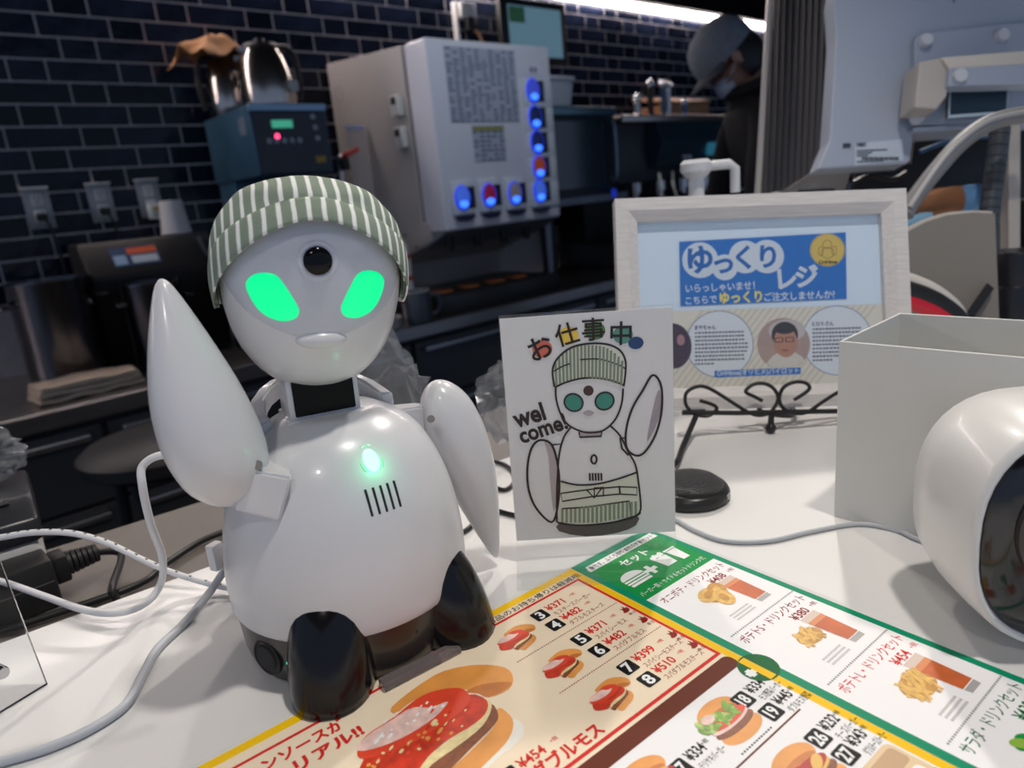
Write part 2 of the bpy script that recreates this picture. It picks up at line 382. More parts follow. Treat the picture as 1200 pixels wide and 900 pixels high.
# body shell
BODY = [(0.026, 0.0572), (0.030, 0.0583), (0.045, 0.0583), (0.06, 0.0566), (0.075, 0.0535), (0.088, 0.0488), (0.098, 0.0436), (0.106, 0.0368), (0.111, 0.0298), (0.1145, 0.0230)]
zs = [p[0] for p in BODY]
fine = catmull([(p[1], 0, p[0]) for p in BODY], 4)
b = NB(); lathe(b, [(0.0, 0.027), (0.0560, 0.027)] + [(p.x, p.z) for p in fine] + [(0.020, 0.1150), (0.0, 0.1152)], 72); shell = obj('body_shell', b, WHITE, rob, smooth=True, local=True)
def body_r(z): return interp(BODY, z)
def on_body(x, z, out=0.0): r = body_r(z); return Vector((x, -math.sqrt(max(r * r - x * x, 0)) - out, z))
def patch(fn, outline, lift, m, name, parent, n=7, thick=0.0008):
    """a thin shell that follows a curved face fn(x, z, out) inside an outline of (x, z) points"""
    t = NB(); cx = sum(p[0] for p in outline) / len(outline); cz = sum(p[1] for p in outline) / len(outline); k = len(outline)
    c = t.verts.new(fn(cx, cz, lift)); prev = None
    for i in range(1, n + 1):
        f = i / n; ring = [t.verts.new(fn(cx + (p[0] - cx) * f, cz + (p[1] - cz) * f, lift)) for p in outline]
        for j in range(k):
            j2 = (j + 1) % k
            if prev is None: t.faces.new((c, ring[j], ring[j2]))
            else: t.faces.new((prev[j], ring[j], ring[j2], prev[j2]))
        prev = ring
    ring = [t.verts.new(fn(p[0] + (p[0] - cx) * 0.02, p[1] + (p[1] - cz) * 0.02, lift - thick)) for p in outline]
    for j in range(k): t.faces.new((prev[j], ring[j], ring[(j + 1) % k], prev[(j + 1) % k]))
    bmesh.ops.recalc_face_normals(t, faces=t.faces[:])
    return obj(name, t, m, parent, smooth='all', local=True)
GLOW = mat('green_glow', (0.0, 0.12, 0.05), 0.3, emit=0.95, ecol=(0.0, 1.0, 0.33))
LEDM = mat('green_led', (0.3, 0.8, 0.5), 0.3, emit=2.4, ecol=(0.22, 1.0, 0.55)); HALO = mat('green_halo', (0.45, 0.62, 0.5), 0.3, emit=0.22, ecol=(0.1, 1.0, 0.45))
def oval(cx, cz, rx, rz, n=20, rot=0): return [(cx + rx * math.cos(t) * math.cos(rot) - rz * math.sin(t) * math.sin(rot), cz + rx * math.cos(t) * math.sin(rot) + rz * math.sin(t) * math.cos(rot)) for t in [2 * PI * k / n for k in range(n)]]
patch(on_body, oval(0.000, 0.0995, 0.0054, 0.0062), 0.0002, HALO, 'painted_glow', rob); o = patch(on_body, oval(0.000, 0.0995, 0.0036, 0.0044), 0.0004, LEDM, 'chest_light', rob); o['label'] = 'glowing green chest light'  # outer oval: green glow on the shell, painted as a faintly emitting patch
for k in range(5):
    x = -0.0068 + k * 0.0034
    t = NB(); pts = [on_body(x, z, 0.0003) for z in (0.0785, 0.081, 0.084, 0.087, 0.0895)]
    loft(t, [[p + Vector((-0.00055, 0, 0)), p + Vector((0.00055, 0, 0)), p + Vector((0.00055, 0.001, 0)), p + Vector((-0.00055, 0.001, 0))] for p in pts]); obj('vent_slot', t, BLACK, rob, local=True)
# base with feet
BASE = mat('base_black', (0.030, 0.025, 0.023), 0.28, coat=0.3)
b = NB(); lathe(b, [(0.0, 0.0), (0.051, 0.0), (0.0532, 0.0015), (0.0550, 0.008), (0.0566, 0.0262), (0.0, 0.0262)], 72); base = obj('base', b, BASE, rob, smooth=True, local=True)
b = NB(); box(b, (-0.028, 0.040, 0.001), (0.028, 0.0655, 0.040), 0.006, 3); obj('rear_housing', b, mat('smoked', (0.16, 0.13, 0.11), 0.3), rob, smooth=True, local=True)
FOOT = mat('foot_black', (0.006, 0.006, 0.007), 0.16, spec=0.4)
def foot(sx):
    t = NB(); rings = []; hgt = 0.052
    for i in range(15):
        f = i / 14; z = hgt * f; s = max((1 - f ** 2.6), 0.0) ** 0.5
        wx = 0.0192 * (0.30 + 0.70 * s) * (0.95 + 0.05 * min(1, f * 6)) if f < 0.999 else 0.004
        front = 0.0245 * s; back = -0.016 * max(s, 0.25)
        ring = []
        for k in range(28):
            a = 2 * PI * k / 28; ca, sa = math.cos(a), math.sin(a)
            ca = math.copysign(abs(ca) ** 0.85, ca); sa = math.copysign(abs(sa) ** 0.85, sa)
            ring.append(Vector((wx * ca, -(front * max(sa, 0)) - back * max(-sa, 0) + (0.010 * f), z)))
        rings.append(ring)
    loft(t, rings)
    M = Matrix.Rotation(math.radians(sx * 36), 4, 'Z') @ Matrix.Translation((0, -0.0500, 0.0008)); t.transform(M)
    return obj('foot', t, FOOT, rob, smooth='all', local=True)
foot(-1); foot(1)
def on_base(ang, z, out=0.0): r = 0.0535 + (0.0566 - 0.0532) * z / 0.026 + out; return Vector((r * math.sin(ang), -r * math.cos(ang), z))
def disc_on(ang, z, r, th, m, name, parent=rob, prof=None):
    t = NB(); lathe(t, prof or [(0, 0), (r, 0), (r, th * 0.7), (r * 0.9, th), (0, th)], 28)
    p = on_base(ang, z, -0.001); t.transform(place(p.x, p.y, p.z, ang, PI / 2)); return obj(name, t, m, parent, smooth=True, local=True)
sp = disc_on(math.radians(-69), 0.0135, 0.0088, 0.0022, BLACK, 'speaker_ring', prof=[(0, 0), (0.0088, 0), (0.0088, 0.0018), (0.0080, 0.0024), (0.0074, 0.0016), (0, 0.0012)])
disc_on(math.radians(-69), 0.0135, 0.0064, 0.0026, mat('speaker_cone', (0.03, 0.03, 0.032), 0.7, bump=0.6, bscale=1500), 'speaker_grille', sp)
disc_on(math.radians(-56), 0.0135, 0.0011, 0.0016, mat('status_led', (0, 0.6, 0.5), 0.4, emit=1.6, ecol=(0.0, 0.8, 0.55)), 'status_light')
disc_on(math.radians(6), 0.018, 0.0008, 0.0012, BLACK, 'pin_hole')
ACR = mat('clear_acrylic', (0.95, 0.97, 0.97), 0.03, trans=1.0, ior=1.3)
b = NB(); box(b, (-0.016, -0.0625, 0.0012), (0.024, -0.0560, 0.0048), 0.0006); obj('front_strip', b, mat('smoke_acrylic', (0.35, 0.30, 0.30), 0.08, trans=0.6), rob, local=True)
# collar: carrying loop behind the neck, neck frame
b = NB(); loop = [Vector((0.031 * math.cos(t), 0.004 + 0.0305 * math.sin(t), 0.1115 + 0.012 * max(0, math.sin(t)))) for t in [math.radians(a) for a in range(-8, 189, 14)]]
t = NB(); rings = []
for i, p in enumerate(loop):
    d = Vector((p.x, p.y - 0.004, 0)).normalized(); rings.append([p - d * 0.0035 + Vector((0, 0, 0.005)), p + d * 0.0035 + Vector((0, 0, 0.004)), p + d * 0.0038 + Vector((0, 0, -0.005)), p - d * 0.0032 + Vector((0, 0, -0.005))])
loft(t, rings); bmesh.ops.bevel(t, geom=[e for e in t.edges if len(e.link_faces) == 2 and e.calc_face_angle(0) > 0.9], offset=0.0012, segments=2, affect='EDGES')
join(b, t); obj('carry_loop', b, WHITE, rob, smooth=True, local=True)
HANG = RROT - 0.29               # head turned a little further to its right
HM = place(0.0005, -0.001, 0.1790, HANG - RROT) @ Matrix.Rotation(math.radians(4.5), 4, 'Y') @ Matrix.Scale(0.955, 4)
NM = place(-0.003, 0.002, 0.0, (HANG - RROT) * 0.6)
nk = NB(); box(nk, (-0.0165, -0.0125, 0.1125), (0.0165, 0.0125, 0.140), 0.0015, M=NM); neck = obj('neck', nk, WHITE, rob, smooth=True, local=True)
nk = NB(); box(nk, (-0.0138, -0.0140, 0.1165), (0.0138, -0.0120, 0.1385), 0.0006, M=NM); obj('neck_window', nk, mat('window_black', (0.004, 0.004, 0.004), 0.3, spec=0.15), neck, local=True)
nk = NB(); box(nk, (-0.0178, -0.0150, 0.1125), (0.0178, 0.0140, 0.1152), 0.0008, M=NM); obj('neck_collar', nk, WHITE, neck, smooth=True, local=True)
# head: egg form, wide forehead, narrow chin
HA = [(-0.0492, 0.0), (-0.0488, 0.007), (-0.0475, 0.0135), (-0.044, 0.0215), (-0.039, 0.0275), (-0.031, 0.0337), (-0.022, 0.0378), (-0.012, 0.0402), (-0.002, 0.0414), (0.008, 0.0418), (0.018, 0.0402), (0.027, 0.036), (0.034, 0.0295), (0.039, 0.021), (0.042, 0.011), (0.0428, 0.0)]
HA = [(z * 1.09 if z < 0 else z, a) for z, a in HA]
def head_pt(x, z, out=0.0):
    a = interp(HA, z); f = max(1 - (abs(x) / max(a, 1e-5)) ** 2.2, 0.0) ** (1 / 2.2)
    y = -0.96 * a * f
    n = Vector((x / max(a * a, 1e-9), y / max(a * a, 1e-9), (z - 0.004) / (0.046 ** 2))); n.normalize()
    return Vector((x, y, z)) + n * out
t = NB(); rings = []; hz = [p[0] for p in HA][1:-1]; hz2 = []
for p, q in zip(hz, hz[1:]): hz2 += [p, p + (q - p) / 3, p + (q - p) * 2 / 3]
hz2.append(hz[-1])
for z in hz2:
    a = interp(HA, z); ring = []
    for k in range(64):
        th = 2 * PI * k / 64; ca, sa = math.cos(th), math.sin(th)
        e = 2 / 2.2; ring.append(Vector((a * math.copysign(abs(ca) ** e, ca), 0.96 * a * math.copysign(abs(sa) ** e, sa), z)))
    rings.append(ring)
loft(t, rings)
for _ in range(2): bmesh.ops.smooth_vert(t, verts=t.verts[:], factor=0.5, use_axis_x=True, use_axis_y=True, use_axis_z=True)
head = obj('head', t, WHITE, rob, smooth='all', local=True); head.matrix_basis = HM
# the eye outline, measured on the face plane
EYE_OUT = [(290.7, 338), (298.7, 327), (314.7, 323.5), (328, 327), (338.7, 340.7), (349, 358), (351.5, 366), (346.7, 374), (330.7, 377), (312, 371), (298.7, 358)]
ek = 1 / 2620.0
eo = [(((p[0] - 320.0) * 0.87 + 320.0 - 370.5) * ek, (332.5 - p[1]) * ek) for p in EYE_OUT]
eo = [(p.x, p.y) for p in catmull([(x, z, 0) for x, z in eo], 4, True)]
EYEL = [(max(min(x, 0.039), -0.039), z) for x, z in eo]
patch(head_pt, EYEL, 0.00045, GLOW, 'eye', head); patch(head_pt, [(-x, z) for x, z in EYEL][::-1], 0.00045, GLOW, 'eye', head)
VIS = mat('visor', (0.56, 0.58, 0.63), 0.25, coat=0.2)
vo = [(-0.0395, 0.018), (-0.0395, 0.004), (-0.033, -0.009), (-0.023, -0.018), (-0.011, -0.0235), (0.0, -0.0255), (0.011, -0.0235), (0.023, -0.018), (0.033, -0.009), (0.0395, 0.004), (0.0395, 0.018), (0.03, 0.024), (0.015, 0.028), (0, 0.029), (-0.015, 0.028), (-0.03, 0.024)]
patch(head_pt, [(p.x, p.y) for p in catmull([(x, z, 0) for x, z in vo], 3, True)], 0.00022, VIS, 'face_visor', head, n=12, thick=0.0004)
lp = head_pt(0, 0.0082)
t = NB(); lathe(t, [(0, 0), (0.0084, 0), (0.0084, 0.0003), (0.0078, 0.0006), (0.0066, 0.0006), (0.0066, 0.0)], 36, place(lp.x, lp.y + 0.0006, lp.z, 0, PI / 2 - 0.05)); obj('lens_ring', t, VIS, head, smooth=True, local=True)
t = NB(); lathe(t, [(0, 0), (0.0060, 0), (0.0060, 0.0010), (0.0053, 0.0018), (0.0035, 0.0027), (0, 0.0031)], 36, place(lp.x, lp.y + 0.0006, lp.z, 0, PI / 2 - 0.05)); obj('camera_lens', t, mat('lens_black', (0.004, 0.004, 0.005), 0.12, spec=0.25), head, smooth=True, local=True)
npnt = head_pt(0, -0.0262)
t = NB(); bmesh.ops.create_uvsphere(t, u_segments=28, v_segments=16, radius=1); t.transform(place(npnt.x, npnt.y + 0.0018, npnt.z) @ Matrix.Diagonal((0.0112, 0.0052, 0.0042, 1))); obj('nose', t, WHITE, head, smooth='all', local=True)
# flipper arms
def flipper(p_round, p_tip, width, thick, wdir, name, bowk=0.0):
    """leaf-shaped arm from its round end to its pointed tip; wdir = direction of its broad side"""
    a, c = Vector(p_round), Vector(p_tip); ax = (c - a); Ln = ax.length; ax.normalize()
    wv = Vector(wdir); wv = (wv - ax * wv.dot(ax)).normalized(); tv = ax.cross(wv)
    prof = [(0.0, 0.0), (0.008, 0.22), (0.03, 0.44), (0.07, 0.66), (0.13, 0.85), (0.20, 0.95), (0.30, 1.0), (0.42, 0.96), (0.54, 0.86), (0.66, 0.70), (0.78, 0.51), (0.88, 0.33), (0.95, 0.19), (0.985, 0.09), (1.0, 0.0)]
    pr = catmull([(p[0], p[1], 0) for p in prof], 3); t = NB(); rings = []
    for q in pr[1:-1]:
        f, s = q.x, max(q.y, 0.004)
        bow = wv * (bowk * width * math.sin(PI * f))
        rings.append([a + ax * (Ln * f) + bow + wv * (width / 2 * s * math.cos(2 * PI * k / 40)) + tv * (thick / 2 * (s ** 0.9) * math.sin(2 * PI * k / 40)) for k in range(40)])
    loft(t, rings); return obj(name, t, WHITE, rob, smooth='all')
r_rnd, r_tip = ony(284, 588, 0.305), ony(188, 326, 0.313)
o = flipper(r_rnd, r_tip, 0.0455, 0.038, (-0.8, -0.60, 0), 'arm', 0.10); o['label'] = 'raised flipper arm with a pointed tip'
l_rnd, l_tip = ony(509, 446, 0.314), ony(582, 654, 0.298)
o = flipper(l_rnd, l_tip, 0.0340, 0.034, (0.80, -0.55, 0.1), 'arm', 0.05); o['label'] = 'lowered flipper arm hanging beside the body'
def bracket(p, q, w0, name='arm_joint'):
    p, q = Vector(p), Vector(q); ax = (q - p); Ln = ax.length; ax.normalize(); up = Vector((0, 0, 1)); up = (up - ax * up.dot(ax)).normalized(); s = ax.cross(up)
    t = NB(); loft(t, [[p + up * w0 * a + s * w0 * c for a, c in ((1, 1), (1, -1), (-1, -1), (-1, 1))], [q + up * w0 * 0.9 * a + s * w0 * 0.8 * c for a, c in ((1, 1), (1, -1), (-1, -1), (-1, 1))]])
    bmesh.ops.bevel(t, geom=t.edges[:], offset=0.0012, segments=2, affect='EDGES'); return obj(name, t, WHITE, rob, smooth=True)
bracket(rl(-0.0335, -0.026, 0.0905), ony(280, 566, 0.300), 0.0105)
bracket(rl(0.030, 0.002, 0.0985), ony(497, 490, 0.322), 0.0092)
for u, v, Y in ((302, 545, 0.292), (505, 491, 0.2985)):
    p = ony(u, v, Y); t = NB(); lathe(t, [(0, 0), (0.0021, 0), (0.0021, 0.004), (0, 0.004)], 14); t.transform(Matrix.Translation(p) @ (EYE - p).to_track_quat('Z', 'Y').to_matrix().to_4x4()); obj('screw_recess', t, mat('recess_grey', (0.22, 0.2, 0.19), 0.4), rob, smooth=True)
lw = rl(0, -0.050, 0.1005); lamp('chest_led_light', 'POINT', (lw.x, lw.y, lw.z), 0.0035, (0.1, 1.0, 0.45), 0.003)
# ------------------------------------------------------------------ the striped cap on its head
CAPM = stripes('cap_cloth', (0.215, 0.265, 0.205), (0.78, 0.80, 0.76), 0.135, 0.042, wob=0.25)
hw = RM @ HM
cap = thing('hat', 'small green and white striped cloth hat worn by the robot', 'hat', matrix=hw @ Matrix.Translation((0, 0, 0.02)))
def cap_surface(th, f, out):
    """th around the head (0 = front), f 0 at the hem .. 1 at the crown's middle"""
    front = max(math.cos(th), 0.0) ** 1.2
    side = abs(math.sin(th))
    hem = -0.0125 + 0.0395 * front - (0.0 if math.cos(th) > 0 else 0.006 * abs(math.cos(th)))
    top = 0.0438
    z = hem + (top - hem) * (f ** 0.9 if f > 0 else f)
    zz = (z - 0.0) / top
    a = 0.0424 * max(1 - max(zz, 0) ** 2.7, 0.0) ** 0.5
    a += 0.0016 * math.exp(-((zz - 0.86) / 0.09) ** 2)        # the crown bulges over the band
    if z < 0.008: a = min(a, interp(HA, z) + 0.0012)
    a = max(a, 0.0008) + out
    wob = (0.0007 * math.sin(5 * th + 4 * f) + 0.0010 * noise.noise(Vector((th * 2.2, f * 4.0, 3.0)))) * f * (1 - f) * 4
    return Vector(((a + wob) * math.sin(th), -(a + wob) * 0.97 * math.cos(th), z))
def cap_part(name, f0, f1, out, nf, hemroll=False, th0=-PI, th1=PI, nt=96):
    t = NB(); uvl = t.loops.layers.uv.new('UVMap'); G = []
    for i in range(nf + 1):
        f = f0 + (f1 - f0) * i / nf
        G.append([t.verts.new(cap_surface(th0 + (th1 - th0) * k / nt, f, out)) for k in range(nt + 1)])
    for i in range(nf):
        for k in range(nt):
            fc = t.faces.new((G[i][k], G[i][k + 1], G[i + 1][k + 1], G[i + 1][k]))
            for lpx, (ii, kk) in zip(fc.loops, ((i, k), (i, k + 1), (i + 1, k + 1), (i + 1, k))): lpx[uvl].uv = (math.asin(max(-1, min(1, lpx.vert.co.x / 0.0455))) * 1.05 if abs(th0 + (th1 - th0) * kk / nt) < PI / 2 else th0 + (th1 - th0) * kk / nt, ii / nf)
    t.transform(Matrix.Translation((0, 0, -0.02)))
    return t
crown = obj('crown', cap_part('crown', 0.0, 0.995, 0.0012, 30), CAPM, cap, smooth='all', local=True)
so = crown.modifiers.new('cloth', 'SOLIDIFY'); so.thickness = 0.0009; so.offset = 1
# turned-up band across the front, ends tapering at the temples
t = NB(); uvl = t.loops.layers.uv.new('UVMap'); nt, nf = 80, 8; G = []
T0 = math.radians(100)
for i in range(nf + 1):
    row = []
    for k in range(nt + 1):
        th = -T0 + 2 * T0 * k / nt; q = 1 - abs(th / T0) ** 3
        f = -0.03 + (0.40 * (0.35 + 0.65 * q)) * i / nf
        o_ = 0.0016 + 0.0012 * q * math.sin(PI * min(i / nf * 0.75 + 0.12, 1))
        row.append(t.verts.new(cap_surface(th, f, o_) + Vector((0, -0.0050 * q * (1 - i / nf), -0.0016 * q * (1 - i / nf)))))
    G.append(row)
for i in range(nf):
    for k in range(nt):
        fc = t.faces.new((G[i][k], G[i][k + 1], G[i + 1][k + 1], G[i + 1][k]))
        for lpx, (ii, kk) in zip(fc.loops, ((i, k), (i, k + 1), (i + 1, k + 1), (i + 1, k))): lpx[uvl].uv = (math.asin(max(-1, min(1, lpx.vert.co.x / 0.0475))) * 1.05 + 0.03, ii / nf)
t.transform(Matrix.Translation((0, 0, -0.02)))
brim = obj('turned_up_band', t, CAPM, cap, smooth='all', local=True); so = brim.modifiers.new('cloth', 'SOLIDIFY'); so.thickness = 0.0009; so.offset = 1

# ================================================================== ON THE COUNTER
# ------------------------------------------------------------------ the laminated menu
MA = math.radians(-3.94)
menu = thing('menu_sheet', 'large laminated burger menu sheet with yellow and green borders lying on the counter', 'menu', matrix=Matrix.Translation((0.25957, 0.26007, 0.0004)) @ Matrix.Rotation(MA, 4, 'Z'))
S = Print(menu)
def mmr(part, m, x0, y0, x1, y1, lay, r=0): S.rect(part, m, x0 / 1000, y0 / 1000, x1 / 1000, y1 / 1000, lay, r / 1000)
RED = ink('red', 222, 44, 36); MAROON = ink('maroon', 150, 40, 35); YEL = ink('yellow', 255, 204, 14); GRN = ink('green', 0, 146, 104); LEAF = ink('leaf', 20, 152, 72); DGRN = ink('dgreen', 10, 105, 55)
CREAM = ink('cream', 252, 232, 203, var=0.05, scale=30); PAPER = ink('paper', 252, 250, 250); BRN = ink('brown', 108, 44, 22); BLK = ink('black', 22, 20, 20); WHT = ink('white', 250, 250, 248)
b = NB(); prism(b, [(-0.32, 0.003, -0.0002), (0.055, 0.003, -0.0002), (0.0665, -0.004, -0.0002), (0.069, -0.012, -0.0002), (0.069, -0.34, -0.0002), (-0.32, -0.34, -0.0002)], (0, 0, 1), 0.0002)
obj('lamination', b, mat('lamination', (0.80, 0.79, 0.77), 0.12, coat=0.6), menu, local=True)
for m in (RED, MAROON, YEL, GRN, LEAF, DGRN, CREAM, PAPER, BRN, BLK, WHT):
    m.node_tree.nodes['Principled BSDF'].inputs['Specular IOR Level'].default_value = 0.15
mmr('burger_page', CREAM, -319, -115, -1, 0.5, 1)
mmr('drink_page', PAPER, 4, -339, 63, -4, 1); mmr('burger_page', PAPER, -319, -339, -1, -115, 1)
mmr('yellow_border', YEL, -319, -4.2, -1.2, 0.8, 2); mmr('yellow_border', YEL, -5.4, -339, -1.0, 0.5, 2)
S.poly('green_border', GRN, [(x / 1000, y / 1000) for x, y in ((-0.8, 1.5), (52, 1.5), (60, -0.5), (65, -6), (66.3, -14), (66.3, -339), (62.3, -339), (62.3, -7), (4, -7), (4, -339), (-0.8, -339))], 2)
mmr('set_header', LEAF, 4, -52, 62.3, -10.5, 2); mmr('set_header', PAPER, 5, -10.5, 61.5, -4.5, 3)
S.text('lettering', BLK, '象です。ふくろ税軽減税率対象セット', (0.033, -0.0076), 0.0044, 4, 0.012, 0, 0.054)
S.text('header_lettering', WHT, 'セット', (0.0325, -0.0180), 0.0078, 4, 0.03)
S.text('header_lettering', WHT, 'バーガー類＋サイド＆セットドリンク代', (0.0325, -0.0470), 0.0046, 4, 0.0, 0, 0.054)
S.text('header_lettering', WHT, '+', (0.0290, -0.0335), 0.016, 4, 0.05)
def burger_icon(x, y, w):
    P = [(x - w, y + 0.0008)] + [(x - w * math.cos(t), y + 0.0008 + 0.0060 * math.sin(t)) for t in [k * PI / 10 for k in range(11)]]
    S.poly('header_icon', WHT, P, 4)
    for k in range(2): S.rect('header_icon', WHT, x - w, y - 0.0016 - k * 0.0024, x + w, y - 0.0001 - k * 0.0024, 4)
    S.rect('header_icon', WHT, x - w * 0.95, y - 0.0068, x + w * 0.95, y - 0.0047, 4, 0.0008)
burger_icon(0.0165, -0.0325, 0.0085)
S.poly('header_icon', WHT, [(0.0375, -0.0285), (0.0475, -0.0285), (0.0465, -0.0385), (0.0385, -0.0385)], 4)
for k in range(4): S.ell('header_icon', WHT, (0.0388 + k * 0.0024, -0.0270 + 0.001 * (k % 2)), 0.0016, 0.0022, 4)
S.poly('header_icon', WHT, [(0.0495, -0.0275), (0.0575, -0.0275), (0.0562, -0.0400), (0.0508, -0.0400)], 4); S.rect('header_icon', WHT, 0.0488, -0.0270, 0.0582, -0.0254, 4)
# set sections on the right page
DOT = ink('dot', 120, 125, 120); GREY = ink('grey', 176, 172, 170)
def dotted(x0, y, x1, m, w=0.0009, step=0.0016):
    x = x0
    while x < x1: S.rect('dotted_rule', m, x, y - w / 2, x + step * 0.55, y + w / 2, 3); x += step
FRY = ink('fry', 232, 184, 92, var=0.25, scale=400); FRY2 = ink('fry2', 205, 148, 60, var=0.2, scale=400); TEA = ink('tea', 205, 98, 42, var=0.2, scale=80); TEA2 = ink('tea2', 226, 140, 84); ICE = ink('ice', 222, 200, 186)
sets = [('オニポテ・ドリンクセット', '¥408', MAROON, -53, 'ring'), ('ポテトS・ドリンクセット', '¥380', MAROON, -101.5, 'fry'), ('ポテトL・ドリンクセット', '¥454', RED, -149.5, 'fryL'), ('サラダ・ドリンクセット', '¥430', DGRN, -196, 'salad'), ('サラダ・ドリンクセット', '¥454', DGRN, -243, 'salad')]
for nm, pr, m, y, kind in sets:
    y0 = y / 1000
    if y < -60: dotted(0.008, y0, 0.061, DOT)
    S.text('set_lettering', m, nm, (0.0345, y0 - 0.0058), 0.0066, 3, 0.004, 0, 0.052)
    S.text('set_lettering', m, pr, (0.0460, y0 - 0.0130), 0.0068, 3, 0.016, sx=0.86); S.text('set_lettering', m, '+税', (0.0580, y0 - 0.0130), 0.0032, 3, 0.0)
    # drink: tumbler of iced tea
    cx, cy = 0.0475, y0 - 0.0285
    S.poly('drink_picture|%d' % y, ICE, [(cx - 0.0062, cy + 0.0125), (cx + 0.0062, cy + 0.0125), (cx + 0.0055, cy + 0.005), (cx - 0.0055, cy + 0.005)], 3)
    S.poly('drink_picture|%d' % y, TEA2, [(cx - 0.0060, cy + 0.0085), (cx + 0.0060, cy + 0.0085), (cx + 0.0055, cy + 0.004), (cx - 0.0055, cy + 0.004)], 4)
    S.poly('drink_picture|%d' % y, TEA, [(cx - 0.0057, cy + 0.0055), (cx + 0.0057, cy + 0.0055), (cx + 0.0047, cy - 0.0105), (cx - 0.0047, cy - 0.0105)], 5)
    S.poly('drink_picture|%d' % y, GREY, [(cx - 0.0047, cy - 0.0110), (cx + 0.0047, cy - 0.0110), (cx + 0.0043, cy - 0.0140), (cx - 0.0043, cy - 0.0140)], 3)
    fx, fy = 0.0325, y0 - 0.0235
    if kind == 'ring':
        for a, (dx, dy) in enumerate(((0, 0), (-0.003, 0.004), (0.004, 0.0035), (0.001, -0.003))): S.ell('fries_picture|%d' % y, FRY if a % 2 else FRY2, (fx + dx, fy + dy), 0.0072, 0.0052, 5 + a, 0.4 * a); S.ell('fries_picture|%d' % y, FRY2 if a % 2 else FRY, (fx + dx, fy + dy), 0.0038, 0.0022, 9, 0.4 * a)
    elif kind == 'salad':
        for a in range(14): S.ell('salad_picture|%d' % y, LEAF if a % 3 else ink('lime', 150, 190, 70), (fx + random.uniform(-.008, .006), fy + random.uniform(-.006, .007)), 0.004, 0.0025, 5 + a % 4, random.random() * 3)
    else:
        k = 1.0 if kind == 'fry' else 1.25
        S.ell('fries_picture|%d' % y, FRY2, (fx + 0.001, fy - 0.002), 0.0080 * k, 0.0052 * k, 4)
        for a in range(22 if k == 1 else 30):
            ang = random.uniform(0.6, 2.3); L_ = random.uniform(0.006, 0.011) * k; px_, py_ = fx + random.uniform(-.005, .006) * k, fy + random.uniform(-.004, .001) * k
            S.line('fries_picture|%d' % y, FRY if a % 3 else FRY2, [(px_ - math.cos(ang) * L_ / 2, py_ - math.sin(ang) * L_ / 2), (px_ + math.cos(ang) * L_ / 2, py_ + math.sin(ang) * L_ / 2)], 0.0015, 6 + a % 3)
    for q in range(3): dotted(0.0215, y0 - 0.0385 - q * 0.0022, 0.0365, GREY, 0.0011, 0.0013)
# left page
mmr('red_rule', RED, -319, -11.6, -5.6, -10.0, 3); mmr('red_rule', RED, -7.3, -105, -5.6, -10.0, 3); mmr('red_rule', RED, -319, -105.6, -5.6, -103.8, 3)
S.text('lettering', BLK, '税・飲食料品のお持ち帰りは軽減税', (-0.0465, -0.0070), 0.0048, 4, 0.006, 0, 0.088)
mmr('brown_band', BRN, -319, -116, -4.8, -107.5, 3, 3.5)
TAN = ink('tan', 205, 165, 125); mmr('tan_box', ink('tanbox', 236, 205, 160), -70, -300, -6.5, -180, 3, 3); mmr('tan_box', TAN, -68, -190, -8, -182, 4, 2)
mmr('tan_box', PAPER, -66, -298, -9, -192, 4, 2)
S.text('lettering', BLK, 'スパイシーチーズ', (-0.030, -0.200), 0.006, 5, 0.02)
dotted(-0.0765, -0.0422, -0.0085, MAROON, 0.0006, 0.0014); dotted(-0.0765, -0.0722, -0.0085, MAROON, 0.0006, 0.0014)
items = [('3', '¥371', 'モスチーズバーガー', -44, -21.3, RED, 0), ('4', '¥482', 'ダブルモスチーズ', -44, -33.2, RED, 0), ('5', '¥371', 'スパイシーモス', -43.2, -51.2, RED, 1), ('6', '¥482', 'スパダブルモス', -43.2, -63.5, RED, 1), ('7', '¥399', 'スパイシーモスチーズ', -42.7, -81.7, RED, 1), ('8', '¥510', 'スパダブルモスチーズ', -42.3, -93.6, RED, 1),
         ('18', '¥334', 'モス野菜バーガー', -24.6, -130, BLK, 0), ('19', '¥445', 'ダブルモス野菜', -22.5, -141.8, BLK, 0), ('26', '¥232', 'チーズバーガー', -22.6, -162, BLK, 0), ('27', '¥343', 'ダブルチーズバーガー', -22.9, -173, BLK, 0), ('17', '¥334', 'テリヤキバーガー', -72, -135, BLK, 0), ('2', '¥454', '', -121, -92.5, RED, 0)]
